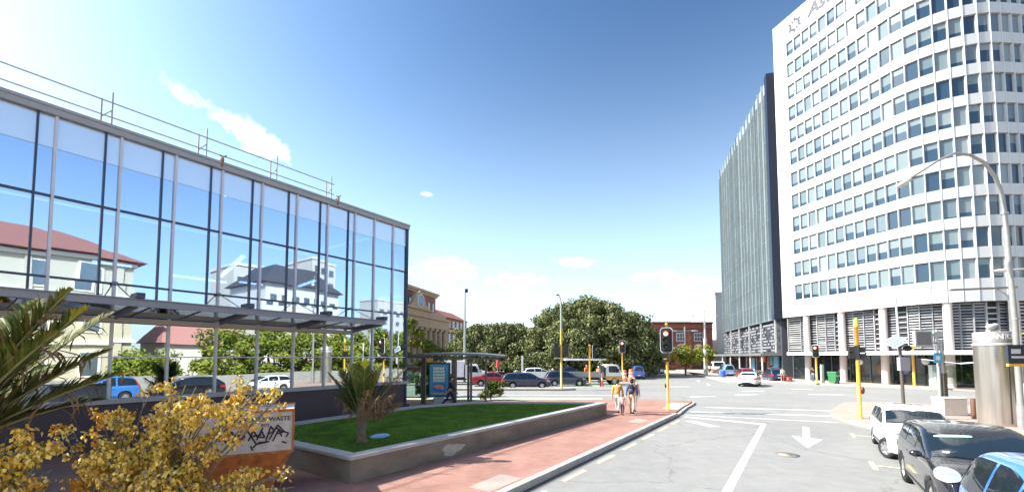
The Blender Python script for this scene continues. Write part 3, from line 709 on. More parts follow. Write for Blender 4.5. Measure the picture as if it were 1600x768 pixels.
# wing
mb = MB(); mb.box(.2, 22, 3, 16, 0, 13.6); mb.build('wing_wall', SB, st_)
mb = MB(); mb.box(.2, 22.4, 2.5, 16, 9.7, 10.3); mb.box(.2, 22.3, 2.7, 16, 5.8, 6.1); mb.build('wing_cornice', STONE, st_)
mb = MB(); mb.add([(.2, 2.4, 13.6), (22.5, 2.4, 13.6), (22.5, 16, 13.6), (.2, 16, 13.6), (.2, 7, 16.2), (19.5, 7, 16.2), (19.5, 12, 16.2), (.2, 12, 16.2)], [(0,1,5,4),(1,2,6,5),(2,3,7,6),(4,5,6,7),(0,4,7,3)]); mb.build('roof', mat('red_tiles', (.33, .11, .075), .85, var=.15, scale=2, stretch=(4, .5, 1)), st_)
mb = MB(); mb.box(2, 4, 6, 9, 15.4, 17.2); mb.build('chimney', SB, st_)
for r, (z0, z1) in enumerate(((1.6, 5.0), (6.6, 9.2), (11.0, 12.9))):
    for k in range(7):
        x = 1.4 + 3.0*k; b_ = MB(); b_.box(x, x+1.5, 2.93, 3.04, z0, z1); wf = b_.build('window', FRM if r == 2 else PANE, st_)
        b_ = MB(); b_.box(x+.15, x+1.35, 2.9, 2.925, z0+.15, z1-.15); b_.build('pane', PANE, wf)
MB().tube([(-2, 6, 18), (-2, 6, 25)], .07, 8).build('flagpole', LGREY, st_)

# ------------------------------------------------------------------ street opposite (behind the viewer's right shoulder), seen mirrored in the glass office
CREAM = mat('cream_weatherboard', (.50, .46, .35), .7, var=.05, stretch=(.4, .4, 6)); IRON = mat('red_iron_roof', (.30, .13, .10), .6, var=.12)
ob = thing('timber_government_building', 'long cream timber building with red iron hipped roof, mirrored in the glass', 'building', W(13.2, 20), RU)
# local x runs along the street, y towards the road (-t)
mb = MB(); mb.box(-46, 0, -14, 0, 0, 12.0); mb.build('wall', CREAM, ob)
mb = MB()
for z in (4.0, 8.2, 11.5): mb.box(-46.2, .25, -14, .3, z, z+.35)
mb.build('cornice', mat('cream_trim', (.74, .71, .60), .6, var=.05), ob)
mb = MB(); mb.add([(-47, .9, 12), (.9, .9, 12), (.9, -15, 12), (-47, -15, 12), (-40, -7, 15.4), (-6, -7, 15.4)], [(0,1,5,4),(1,2,5),(2,3,4,5),(3,0,4),(0,3,2,1)]); mb.build('roof', IRON, ob)
for x in (-9, -20, -33):
    b_ = MB(); b_.box(x-.6, x+.6, -7.5, -6.5, 14.6, 17.0); b_.build('chimney', CREAM, ob)
for r, z in enumerate((1.2, 5.3, 9.0)):
    for k in range(13):
        x = -3.2-3.3*k; b_ = MB(); b_.box(x-.75, x+.75, .002, .12, z-.15, z+2.25); wf = b_.build('window', mat('cream_trim', (1,1,1)), ob)
        b_ = MB(); b_.box(x-.55, x+.55, .122, .14, z, z+2.1); b_.build('pane', PANE, wf)
for k in range(8):
    b_ = MB(); b_.box(-1-6*k-.25, -1-6*k+.25, .002, .2, 0, 11.5); b_.build('pilaster', CREAM, ob)
# low pink roofed house and white garden wall
hs = thing('low_white_house', 'low white house with pinkish red roof beside the timber building', 'building', W(17, 24), RU)
mb = MB(); mb.box(0, 9, -8, 0, 0, 4.2); mb.build('wall', WALLW, hs)
mb = MB(); mb.add([(-.4, .5, 4.2), (9.4, .5, 4.2), (9.4, -8.4, 4.2), (-.4, -8.4, 4.2), (1, -4, 7.2), (8, -4, 7.2)], [(0,1,5,4),(1,2,5),(2,3,4,5),(3,0,4),(0,3,2,1)]); mb.build('roof', mat('pink_iron', (.42, .20, .19), .7, var=.1), hs)
wl = MB(); wl.box(-40, 30, -.15, .15, 0, 1.1); o = wl.build('garden_wall', mat('grey_wall', (.3, .3, .29), .85, var=.15)); o.location = W(16, 11.5); o.rotation_euler = (0, 0, RU); tag(o, 'low grey garden wall along the footpath opposite the glass office', 'wall')
# white hotel with steep dark roof
ho = thing('mansard_building', 'white corner building under a steep dark mansard roof, mirrored in the glass', 'building', W(37.2, 45), RU)
mb = MB(); mb.box(0, 15, -14, 0, 0, 16.2); mb.build('wall', WALLW, ho)
mb = MB(); mb.add([(-.8, .8, 16.2), (15.8, .8, 16.2), (15.8, -15, 16.2), (-.8, -15, 16.2), (3, -3, 20.2), (11, -3, 20.2), (11, -10, 20.2), (3, -10, 20.2)], [(0,1,5,4),(1,2,6,5),(2,3,7,6),(3,0,4,7),(4,5,6,7),(0,3,2,1)]); mb.build('roof', mat('dark_slate', (.06, .062, .07), .6, var=.2), ho)
for r in range(3):
    for k in range(7):
        b_ = MB(); x = .8+2.05*k; b_.box(x, x+1.1, .002, .06, 3.6+4.4*r, 5.3+4.4*r); b_.build('window', PANE, ho)
for loc, (lx, hz), lab, nk in ((W(39, 62), (11.5, 21.7), 'cream concrete tower block rising behind the dark mansard roof', 4), (W(59, 68), (7.5, 27.6), 'slim pale tower standing right behind the mansard building', 3), (W(96, 88), (17, 22.5), 'white modern block with columns, far up the street opposite', 5)):
    t_ = thing('tower_block', lab, 'building', loc, RU)
    b_ = MB(); b_.box(0, lx, -12, 0, 0, hz); b_.build('wall', mat('pale_tower', (.52, .49, .42), .8, var=.06), t_)
    b_ = MB(); b_.box(-.2, lx+.2, -12.2, .2, hz, hz+.6); b_.build('parapet', WALLW, t_)
    for r in range(int(hz/3.4)):
        for k in range(nk):
            b_ = MB(); x = lx*(k+.25)/nk; b_.box(x, x+lx*.5/nk, .002, .05, 1.4+3.3*r, 3.0+3.3*r); b_.build('window', PANE, t_)
# ------------------------------------------------------------------ cars (local +x = front, ground at z=0)
def smooth_poly(poly, k=3, r=.25):
    """rounds the corners of an outline (Chaikin)"""
    for _ in range(k):
        out = []
        for i in range(len(poly)):
            a = Vector(poly[i]); b = Vector(poly[(i+1) % len(poly)]); out += [a.lerp(b, r), a.lerp(b, 1-r)]
        poly = out
    return [tuple(p) for p in poly]
def decal(bvh, poly, fr, name, m, parent, off=.006, rings=(.0, .35, .7, 1.0)):
    """an outline laid on a curved body: poly in the plane fr=(origin, ax, ay, ray direction)"""
    o, ax, ay, d = [Vector(q) for q in fr]; d.normalize()
    n = len(poly); cx = sum(p[0] for p in poly)/n; cy = sum(p[1] for p in poly)/n
    vs = []; good = []
    for k, q in enumerate(rings):
        for p in (poly if q else [(cx, cy)]):
            x = cx + (p[0]-cx)*q; y = cy + (p[1]-cy)*q; P = o + ax*x + ay*y
            h = bvh.ray_cast(P - d*4, d)
            vs.append((h[0] + (h[1] if h[1].dot(d) < 0 else -h[1])*off) if h[0] is not None else None)
    ok = [v for v in vs if v is not None]
    if not ok: return None
    med = sorted(v.dot(d) for v in ok)[len(ok)//2]
    vs = [v if v is not None and abs(v.dot(d)-med) < 1.1 else None for v in vs]; ok = [v for v in vs if v is not None]
    for i, v in enumerate(vs):
        if v is None:
            k, j = ((0, 0) if i == 0 else ((i-1)//n+1, (i-1) % n)); x = cx + (poly[j][0]-cx)*rings[k]; y = cy + (poly[j][1]-cy)*rings[k]
            P = o + ax*x + ay*y; near = bvh.find_nearest(P + d*max(0, (ok[0]-P).dot(d))); vs[i] = near[0] + near[1]*off
    mb = MB(); fs = [(0, 1+j, 1+(j+1) % n) for j in range(n)]
    for k in range(len(rings)-2):
        b0 = 1+k*n; b1 = b0+n
        fs += [(b0+j, b1+j, b1+(j+1) % n, b0+(j+1) % n) for j in range(n)]
    a, b_, c = vs[0], vs[1], vs[2]
    if (b_-a).cross(c-a).dot(d) > 0: fs = [tuple(reversed(f)) for f in fs]
    mb.add(vs, fs, True); return mb.build(name, m, parent)
def interp(tab, x):
    if x <= tab[0][0]: return tab[0][1]
    for (x0, y0), (x1, y1) in zip(tab, tab[1:]):
        if x <= x1: return y0 + (y1-y0)*(x-x0)/(x1-x0+1e-9)
    return tab[-1][1]
WHEEL = {}
def wheel(parent, x, y, r, w, steer=0.0, hub=ALLOY):
    side = 1 if y > 0 else -1
    key = (round(r, 3), w, hub.name)
    if key not in WHEEL:
        t = MB(); t.lathe([(r*.62, -w/2), (r*.9, -w/2), (r*.985, -w*.38), (r, -w*.2), (r, w*.2), (r*.985, w*.38), (r*.9, w/2), (r*.66, w/2), (r*.62, w*.3)], 28)
        rm = MB(); rm.lathe([(r*.66, w*.46), (r*.62, w*.36), (r*.58, w*.1), (r*.2, w*.16), (r*.1, w*.3), (0, w*.3)], 28)
        for k in range(7):
            a = 2*PI*k/7; rm.bar((r*.12*math.cos(a), r*.12*math.sin(a), w*.26), (r*.63*math.cos(a), r*.63*math.sin(a), w*.40), r*.13, w*.1)
        bk = MB(); bk.lathe([(0, w*.05), (r*.6, w*.05)], 20)
        WHEEL[key] = (t, rm, bk)
    t, rm, bk = WHEEL[key]
    M = Matrix.Rotation(steer, 4, 'Z') @ Matrix.Rotation(-side*PI/2, 4, 'X')
    o = t.build('wheel', RUBBER, parent); o.matrix_local = Matrix.Translation((x, y, r)) @ M
    o2 = rm.build('rim', hub, o); o3 = bk.build('brake_disc', DARK, o)
    return o
def car(name, label, loc, heading, paint, L=4.0, Wd=1.7, H=1.45, kind='hatch', belt=.90, wb=2.5, group=None, detail=2, steer=0.0, sill=.2, wr=.30, lightcol=LAMPG, tails='low', cat='car', plate=True, glass=CARGLASS, hx=None):
    root = thing(name, label, cat, loc, heading, group)
    h = L/2; s = L/4.0; q = H/1.45
    T = {'hatch': [(-h, .58), (-h+.03, .80), (-h+.09, .93), (-h+.22, 1.16*q), (-h+.40, 1.345*q), (-h+.62, 1.40*q), (-.75*s, 1.435*q), (-.35*s, 1.45*q), (-.05*s, 1.425*q), (.2*s, 1.345*q), (1.10*s, .95), (1.2*s, .92), (h-.45, .84), (h-.2, .76), (h-.07, .70), (h, .55)],
         'wagon': [(-h, .60), (-h+.04, .84), (-h+.12, .97), (-h+.28, 1.22*q), (-h+.42, 1.36*q), (-h+.7, 1.42*q), (-.7*s, 1.45*q), (.0, 1.45*q), (.3*s, 1.42*q), (.48*s, 1.37*q), (1.08*s, 1.0), (1.2*s, .965), (h-.5, .88), (h-.22, .81), (h-.08, .72), (h, .56)],
         'suv': [(-h, .62), (-h+.05, .95), (-h+.14, 1.06), (-h+.50, 1.33*q), (-h+.68, 1.40*q), (-h+1.0, 1.445*q), (-.6*s, 1.465*q), (-.25*s, 1.455*q), (.0*s, 1.42*q), (.18*s, 1.36*q), (1.10*s, 1.03), (1.2*s, .995), (h-.5, .94), (h-.22, .87), (h-.08, .76), (h, .58)],
         'sedan': [(-h, .58), (-h+.04, .84), (-h+.14, .95), (-h+.60, .99), (-1.15*s, 1.02), (-.62*s, 1.34*q), (-.4*s, 1.40*q), (-.05*s, 1.44*q), (.2*s, 1.41*q), (.42*s, 1.35*q), (1.02*s, .985), (1.14*s, .955), (h-.5, .87), (h-.2, .79), (h-.07, .70), (h, .55)],
         'van': [(-h, .6), (-h+.02, 1.0), (-h+.06, 1.5*q*.9), (-h+.2, 1.41*q), (-h+.6, 1.45*q), (0, 1.45*q), (.8*s, 1.43*q), (1.0*s, 1.38*q), (1.45*s, 1.08), (1.55*s, 1.04), (h-.2, .92), (h-.06, .8), (h, .58)]}[kind]
    xr, xf = -wb/2 - .02*s, wb/2 - .02*s
    xf += .12*s; xr += .12*s
    if hx is not None: xf += hx; xr += hx
    TB = .28 if kind == 'suv' else .34
    ra = wr + .055
    def zt(x):
        e = min(.11, max(0, h-.10-abs(x))); return sum(interp(T, x+e*k) for k in (-1, -.6, -.2, .2, .6, 1))/6
    def blt(x): return min(belt + .03*(h-x)/L*1.2, zt(x)-.035)
    def hw(x):
        e = max(0, (abs(x)-(h-.75))/.75); k = 1 - (.16 if x > 0 else .13)*e**2.2
        return Wd/2*k*(1-.012*(x/h)**2)
    def z0(x):
        z = sill + (.05 if x > h-.3 else 0) + (.08 if x < -h+.3 else 0)
        for xc in (xr, xf):
            dx = abs(x-xc)
            if dx < ra: z = max(z, wr + math.sqrt(ra*ra-dx*dx))
        return z
    xs = set(np.linspace(-h, h, 46).tolist()) | {t[0] for t in T}
    for xc in (xr, xf):
        for k in range(13): xs.add(xc + ra*math.cos(PI*k/12)*1.0)
        xs |= {xc-ra-.012, xc+ra+.012}
    xs = sorted(xs); xs = [x for i, x in enumerate(xs) if i == 0 or x-xs[i-1] > .006]
    def ring(x, k=1.0):
        w = hw(x); top = zt(x); b = max(blt(x), z0(x)+.06); za = z0(x); g = max(0, top-b)
        zm = max(za+.03, min(.62, b-.05)); yr = w*.955 - g*TB
        cr = min(.07, g*.4)
        half = [(w*.93, za), (w*.985, min(za+.10, zm-.01)), (w, zm), (w*.99, b-.045), (w*.955, b), (w*.955-g*TB*.4, b+g*.45), (yr+cr*.25, top-cr*1.0), (yr-cr*.8, top-cr*.18), (yr*.55, top+.008), (0, top+.022)]
        return [Vector((x, y, z)) for y, z in half] + [Vector((x, -y, z)) for y, z in reversed(half[:-1])]
    rings = [ring(x) for x in xs]
    # closing caps at both ends
    def cap(rg, dx, zc):
        out = []
        for k, f in ((.45, .93), (.85, .75), (1.0, .35)):
            out.append([Vector((p.x + dx*k, p.y*f, zc + (p.z-zc)*f)) for p in rg])
        return out
    rings = list(reversed(cap(rings[0], -.07, .55))) + rings + cap(rings[-1], .09, .50)
    M_ = len(rings[0]); mb = MB(); vs = [p for r_ in rings for p in r_]; fs = []
    for i in range(len(rings)-1):
        for j in range(M_-1):
            a = i*M_+j; fs.append((a, a+1, a+M_+1, a+M_))
    fs.append(tuple(range(0, M_))); e = (len(rings)-1)*M_; fs.append(tuple(reversed(range(e, e+M_))))
    mb.add(vs, fs, True)
    me = bpy.data.meshes.new('tmp'); me.from_pydata(mb.v, [], mb.f)
    bm = bmesh.new(); bm.from_mesh(me); bmesh.ops.recalc_face_normals(bm, faces=bm.faces); 
    bmesh.ops.subdivide_edges(bm, edges=[], cuts=1)
    bm.to_mesh(me); bm.free(); me.materials.append(paint)
    me.polygons.foreach_set('use_smooth', [True]*len(me.polygons))
    tmp = bpy.data.objects.new('tmp', me); COL.objects.link(tmp); md = tmp.modifiers.new('s', 'SUBSURF'); md.levels = 1; bpy.context.view_layer.update()
    me2 = bpy.data.meshes.new_from_object(tmp.evaluated_get(bpy.context.evaluated_depsgraph_get())); bpy.data.objects.remove(tmp); me = me2; me.name = 'body'
    me.polygons.foreach_set('use_smooth', [True]*len(me.polygons))
    body = bpy.data.objects.new('body', me); COL.objects.link(body); body.parent = root
    bm = bmesh.new(); bm.from_mesh(me); bmesh.ops.recalc_face_normals(bm, faces=bm.faces); bvh = BVHTree.FromBMesh(bm); bm.free()
    # underbody and wheels
    ub = MB(); ub.box(-h+.15, h-.15, -Wd/2+.26, Wd/2-.26, .17, .78); ub.box(xf+ra, h-.12, -Wd/2+.14, Wd/2-.14, .2, .6); ub.box(-h+.12, xr-ra, -Wd/2+.14, Wd/2-.14, .24, .6); ub.box(xr+ra, xf-ra, -Wd/2+.1, Wd/2-.1, .17, .6); ub.build('underbody', BLACK, root)
    for x in (xf, xr):
        for sd in (1, -1): wheel(root, x, sd*(Wd/2-.125), wr, .2, steer if x == xf else 0.0)
    # windows
    ys = {1: ((0,0,0), (1,0,0), (0,0,1), (0,-1,0)), -1: ((0,0,0), (1,0,0), (0,0,1), (0,1,0))}
    roof_f = {'hatch': .2*s, 'wagon': .48*s, 'suv': .18*s, 'sedan': .42*s, 'van': 1.0*s}[kind]; cowl = {'hatch': 1.10*s, 'wagon': 1.08*s, 'suv': 1.10*s, 'sedan': 1.02*s, 'van': 1.45*s}[kind]
    if kind == 'sedan': tail_x, roof_r = -1.1*s, -.62*s
    elif kind == 'van': tail_x, roof_r = -h+.07, -h+.12
    else: tail_x, roof_r = -h+.13, -h+.42
    x_b = .10*s; x_c = -.72*s
    spans = [(x_b+.035, cowl-.10)] + ([(x_c+.035, x_b-.035)] if kind != 'van' else [(-.7*s, x_b-.035)]) + ([(tail_x+.12, x_c-.05)] if kind in ('hatch', 'wagon', 'suv') else ([(tail_x+.12, x_c-.05)] if kind == 'sedan' else []))
    for a, b in spans:
        n_ = 14; X = [a+(b-a)*i/n_ for i in range(n_+1)]
        lo = [(x, blt(x)+.04) for x in X]; hi = [(x, zt(x)-.105*(1 if zt(x) > 1.2 else .9)) for x in reversed(X)]
        top = [p for p in hi if p[1] > blt(p[0])+.07]
        keep = [p for p in lo if zt(p[0])-.1 > blt(p[0])+.07]
        if len(top) < 3: continue
        poly = smooth_poly(keep+top, 1, .2)
        for sd in (1, -1): decal(bvh, poly, ys[sd], 'side_window', glass, root)
    # windscreen and rear screen, from above
    X = [roof_f+.04+(cowl-.05-roof_f-.04)*i/8 for i in range(9)]
    def yw(x): 
        g = max(0, zt(x)-blt(x)); return hw(x)*.955 - g*TB - .05
    poly = [(x, yw(x)) for x in X] + [(x, -yw(x)) for x in reversed(X)]
    decal(bvh, smooth_poly(poly, 2, .15), ((0,0,0), (1,0,0), (0,1,0), (0,0,-1)), 'windscreen', glass, root, rings=(0, .15, .3, .45, .6, .75, .88, 1.0))
    if kind == 'sedan':
        X = [tail_x+.06+(roof_r-.04-tail_x-.06)*i/6 for i in range(7)]
        poly = [(x, yw(x)) for x in X] + [(x, -yw(x)) for x in reversed(X)]
        decal(bvh, smooth_poly(poly, 2, .15), ((0,0,0), (1,0,0), (0,1,0), (0,0,-1)), 'rear_window', glass, root)
    else:
        zb_, zt_ = blt(-h+.2)+.05, zt(roof_r)-.06; wb_ = Wd/2*.82; wt_ = Wd/2*.68
        decal(bvh, smooth_poly([(-wb_, zb_), (wb_, zb_), (wt_, zt_), (-wt_, zt_)], 2, .15), ((0,0,0), (0,1,0), (0,0,1), (1,0,0)), 'rear_window', glass, root)
    fr_ = ((0,0,0), (0,1,0), (0,0,1), (-1,0,0)); rr_ = ((0,0,0), (0,1,0), (0,0,1), (1,0,0))
    w2 = Wd/2
    for sd in (1, -1):
        # headlamps wrap round the front corners: seen along a diagonal
        dd = Vector((-.80, -sd*.56, -.22)).normalized(); ax = Vector((-.56*sd, .80*1, 0)).normalized()*1; ay = Vector((0,0,1))
        kh = kind == 'suv'
        hlp = [(-.30, .66), (.05, .58), (.27, .60), (.30, .70), (.10, .82), (-.26, .86)] if detail > 1 else [(-.2, .6), (.2, .6), (.2, .74), (-.2, .74)]
        ax = Vector((-.56*sd, .80, 0)); ax.normalize()
        base = Vector((h-.16, sd*(w2-.22), 0.02)) if not kh else Vector((h-.26, sd*(w2-.10), .17))
        pl_ = [(p[0]*(-sd)*(.72 if kh else 1), p[1]) for p in hlp]
        decal(bvh, smooth_poly(pl_, 2), (base, ax, ay, dd), 'headlight', lightcol, root, off=.018, rings=(0, .25, .5, .75, .92, 1.0))
        if tails == 'high':
            decal(bvh, smooth_poly([(sd*(w2*.74), .8), (sd*(w2*.95), .8), (sd*(w2*.74), 1.17*q), (sd*(w2*.62), 1.17*q)], 2, .2), rr_, 'tail_light', TAIL, root, off=.012)
            decal(bvh, smooth_poly([(-h+.06, .86), (-h+.16, .86), (-h+.36, 1.14*q), (-h+.27, 1.15*q)], 2, .2), ys[sd], 'tail_light', TAIL, root, off=.011)
        else:
            decal(bvh, smooth_poly([(sd*(w2*.62), .70), (sd*(w2*.97), .70), (sd*(w2*.97), .86), (sd*(w2*.64), .86)], 2, .2), rr_, 'tail_light', TAIL, root, off=.012)
            decal(bvh, smooth_poly([(-h+.03, .70), (-h+.26, .70), (-h+.2, .86), (-h+.06, .86)], 2, .2), ys[sd], 'tail_light', TAIL, root, off=.011)
        mr = MB(); mr.ell((cowl-.22, sd*(w2+.09), belt+.09), (.07, .10, .065), 12, 8); mr.bar((cowl-.2, sd*(w2-.04), belt+.04), (cowl-.2, sd*(w2+.04), belt+.07), .05); mr.build('mirror', paint if detail > 1 else BLACK, root)
    if detail > 1:
        decal(bvh, smooth_poly([(-.42*w2, .52), (.42*w2, .52), (.48*w2, .66), (-.48*w2, .66)], 2, .2), fr_, 'grille', BLACK, root, off=.008)
        decal(bvh, smooth_poly([(-.62*w2, .27), (.62*w2, .27), (.55*w2, .38), (-.55*w2, .38)], 2, .2), fr_, 'air_intake', BLACK, root, off=.008)
        for sd in (1, -1):
            for x in (x_b, x_c):                    # door handles and shut lines
                if kind == 'sedan' and x == x_c: pass
                decal(bvh, smooth_poly([(x+.06, belt-.13), (x+.26, belt-.125), (x+.26, belt-.095), (x+.06, belt-.10)], 2), ys[sd], 'door_handle', paint, root, off=.028)
            for x in (cowl-.13, x_b, x_c if kind != 'sedan' else -.72*s):
                decal(bvh, [(x-.005, .3), (x+.005, .3), (x+.005, blt(x)+.01), (x-.005, blt(x)+.01)], ys[sd], 'door_seam', BLACK, root, off=.003, rings=(0, 1.0))
            decal(bvh, [(xr+ra+.05, sill+.11), (xf-ra-.05, sill+.11), (xf-ra-.05, sill+.17), (xr+ra+.05, sill+.17)], ys[sd], 'sill_trim', BLACK, root, off=.006, rings=(0, .5, 1.0))
    if plate:
        decal(bvh, [(-.19, .44), (.19, .44), (.19, .52), (-.19, .52)], fr_, 'number_plate', WHITE, root, off=.016, rings=(0, 1.0))
        decal(bvh, [(-.19, .48), (.19, .48), (.19, .56), (-.19, .56)], rr_, 'number_plate', WHITE, root, off=.016, rings=(0, 1.0))
    wp = MB()
    for y0, y1 in ((.55, -.02), (-.05, -.6)):
        x0 = cowl-.02; wp.bar((x0, y0, zt(x0)+.022), (x0-.08, y1, zt(x0-.08)+.028), .018, .012)
    wp.build('wiper', BLACK, root)
    root['bvh_h'] = 0; del root['bvh_h']
    return root, bvh
def paint(name, col, metal=.0, rough=.28): return mat('car_paint_'+name, col, rough, metal, var=.04, scale=3, coat=1.0)
P_WHITE = paint('white', (.72, .73, .72)); P_BLACK = paint('black', (.014, .014, .020), .1, .2); P_BLUE = paint('sky_blue', (.05, .20, .58), .15)
P_NAVY = paint('navy', (.016, .026, .075), .2); P_RED = paint('red', (.30, .012, .02), .1); P_SILVER = paint('silver', (.42, .43, .45), .6); P_ROYAL = paint('royal_blue', (.03, .09, .33), .1)
HS = RU + PI     # parked facing the viewer
c_, bv = car('parked_car', 'white hatchback parked first in the kerbside row, front wheels turned out', W(17.6, 2.72, ROAD), HS, P_WHITE, 3.95, 1.66, 1.40, 'hatch', .87, 2.42, 'cars parked along the right kerb', steer=R(28), wr=.29)
c_, bv = car('parked_car', 'black crossover with large pale headlight parked between white and blue cars', W(12.25, 2.78, ROAD), HS, P_BLACK, 4.45, 1.82, 1.47, 'suv', .95, 2.62, 'cars parked along the right kerb', wr=.33)
for nm, poly in (('sun_strip', [(.33, -.62), (.30, -.08), (.38, -.06), (.43, -.62)]),):
    decal(bv, smooth_poly(poly, 2, .2), ((0,0,0), (1,0,0), (0,1,0), (0,0,-1)), nm, mat('teal_sticker', (.45, .62, .58), .4, var=.1), c_, off=.010)
mb = MB(); mb.lathe([(0, 0), (.06, 0), (.06, .004), (0, .004)], 16)
decal(bv, smooth_poly([(.96, -.62), (1.03, -.62), (1.03, -.52), (.96, -.52)], 2), ((0,0,0), (1,0,0), (0,1,0), (0,0,-1)), 'sticker', WHITE, c_, off=.010)
c_, bv = car('parked_car', 'bright blue hatchback with tall red tail lights, nearest the viewer', W(7.45, 2.72, ROAD), HS, P_BLUE, 4.0, 1.74, 1.64, 'hatch', .93, 2.5, 'cars parked along the right kerb', tails='high')
decal(bv, smooth_poly([(-1.62, -.60), (-1.62, -.12), (-1.36, -.14), (-1.40, -.60)], 2, .2), ((0,0,0), (1,0,0), (0,1,0), (0,0,-1)), 'roof_sticker', TAIL, c_, off=.012)
# junction traffic
car('car', 'dark navy station wagon waiting side on in the cross street', (1.25, 39.2, ROAD), R(2), P_NAVY, 4.5, 1.72, 1.46, 'wagon', .88, 2.65, 'cars waiting in the cross street', wr=.31)
car('car', 'dark red sedan half hidden behind the navy wagon', (-1.9, 42.6, ROAD), R(2), P_RED, 4.4, 1.72, 1.45, 'sedan', .9, 2.6, 'cars waiting in the cross street')
car('car', 'dark blue hatchback between navy wagon and flatbed truck', (5.3, 42.6, ROAD), R(2), P_NAVY, 4.1, 1.70, 1.52, 'hatch', .9, 2.45, 'cars waiting in the cross street')
car('car', 'white sedan seen from behind, driving off across the junction', (24.0, 42.9, ROAD), math.atan2(.93, .36)-R(14), P_WHITE, 4.4, 1.76, 1.42, 'sedan', .88, 2.6, tails='low')
car('car', 'small red hatchback waiting beyond the white sedan', (31.0, 56.5, ROAD), math.atan2(.966, .26), P_RED, 3.8, 1.66, 1.45, 'hatch', .9, 2.4, detail=1)
car('car', 'dark blue tall hatchback by the shop awning, beyond the white sedan', (31.2, 50.6, ROAD), math.atan2(.966, .26), P_NAVY, 4.0, 1.7, 1.62, 'hatch', .98, 2.4, detail=1)
car('van', 'pale blue van parked under the dark shop awning', (31.9, 63, ROAD), math.atan2(.966, .26), paint('pale_blue', (.2, .32, .5)), 4.2, 1.7, 1.8, 'van', 1.0, 2.4, detail=1, cat='van')
car('van', 'royal blue van driving away past the pedestrians', (16.6, 56.5, ROAD), R(82), P_ROYAL, 4.1, 1.7, 1.75, 'van', 1.0, 2.4, detail=1, cat='van')
car('car', 'silver sedan parked in front of the brick warehouse', (23.9, 72, ROAD), R(-70), P_SILVER, 4.3, 1.72, 1.42, 'sedan', .9, 2.5, detail=1)
car('van', 'white van on the road in front of the brick warehouse door', (22.6, 86, ROAD), R(-75), P_WHITE, 4.4, 1.75, 1.85, 'van', 1.0, 2.5, detail=1, cat='van')
for (x, y, hd, p_, k_, lab) in [(-4.8, 55, R(5), P_WHITE, 'sedan', 'white sedan parked below the left park trees'), (3.4, 52.2, R(8), P_WHITE, 'hatch', 'white hatchback parked behind the navy wagon under the trees'), (-7.6, 51, R(4), P_SILVER, 'hatch', 'silver hatchback parked under the trees behind the bus shelter'), (7.6, 57, R(8), P_NAVY, 'sedan', 'navy sedan in the shade below the big round tree')]:
    car('car', lab, (x, y, ROAD if y < 47 else 0), hd, p_, 4.2, 1.7, 1.45, k_, .9, 2.5, 'cars parked under the park trees', detail=1)
# car mirrored in the office glass
car('car', 'black sedan parked beside the viewer, mirrored in the lower glass', W(1.6, 2.9, ROAD), HS, P_BLACK, 4.5, 1.76, 1.44, 'sedan', .9, 2.6, detail=1)

def truck(name, label, loc, hd, cabm, L=6.2, bed=True, box=False, stripe=None, wr=.38, cat='truck'):
    root = thing(name, label, cat, loc, hd)
    h = L/2; cw = .92
    prof = smooth_poly([(h-1.75, .55), (h-.05, .5), (h, .95), (h-.12, 1.3), (h-.42, 2.0), (h-.6, 2.1), (h-1.65, 2.1), (h-1.75, 2.0)], 1, .12)
    M = Matrix(((1,0,0,0),(0,0,-1,0),(0,1,0,0),(0,0,0,1)))
    mb = MB(); mb.prism(prof, -cw, cw, M); mb.build('cab', cabm, root, bevel=.05)
    win = [(h-1.45, 1.3), (h-.34, 1.28), (h-.62, 1.95), (h-1.45, 1.95)]
    for sd in (1, -1):
        mb = MB(); mb.prism(smooth_poly(win, 1, .1), cw-.02 if sd > 0 else -cw-.012, cw+.012 if sd > 0 else -cw+.02, Matrix(((1,0,0,0),(0,0,1,0),(0,1,0,0),(0,0,0,1)))); mb.build('side_window', CARGLASS, root)
        mb = MB(); mb.box(h-.01, h+.03, sd*.55-.16, sd*.55+.16, .68, .86); mb.build('headlight', LAMPG, root)
        mb = MB(); mb.box(h-.55, h-.42, sd*(cw+.06), sd*(cw+.22), 1.35, 1.7); mb.build('mirror', BLACK, root)
    mb = MB(); a = Vector((h-.125, 0, 1.32)); b = Vector((h-.44, 0, 2.0)); n_ = Vector((.9, 0, .42))*.03
    mb.add([a+n_+Vector((0,-.8,0)), a+n_+Vector((0,.8,0)), b+n_+Vector((0,.74,0)), b+n_+Vector((0,-.74,0))], [(0,1,2,3)]); mb.build('windscreen', CARGLASS, root)
    mb = MB(); mb.box(h-.1, h+.06, -cw, cw, .36, .6); mb.build('bumper', stripe or GREY, root, bevel=.02)
    if stripe:
        mb = MB(); mb.box(h-1.74, h-.02, -cw-.012, cw+.012, .6, .92); mb.build('stripe', stripe, root)
    mb = MB(); mb.box(-h+.1, h-.2, -.42, .42, .5, .72); mb.box(-h+.4, -h+2.2, -.8, .8, .45, .6); mb.build('chassis', BLACK, root)
    if bed:
        dk = mat('flatbed_grey', (.36, .36, .34), .6, .2, var=.15); mb = MB(); mb.box(-h, h-1.95, -1.02, 1.02, .82, .95); mb.build('bed', dk, root)
        for sd in (1, -1):
            mb = MB(); mb.box(-h, h-1.96, sd*1.0-.02, sd*1.0+.02, .952, 1.3); mb.build('side_board', dk, root)
        mb = MB(); mb.box(h-2.0, h-1.9, -1.0, 1.0, .952, 2.0); mb.build('headboard', BLACK, root)
    if box:
        mb = MB(); mb.box(-h, h-1.85, -1.05, 1.05, .8, 2.5); mb.build('cargo_box', WHITE, root, bevel=.03)
    for x in (h-.85, -h+1.15):
        for sd in (1, -1): wheel(root, x, sd*.82, wr, .24, hub=LGREY)
    return root
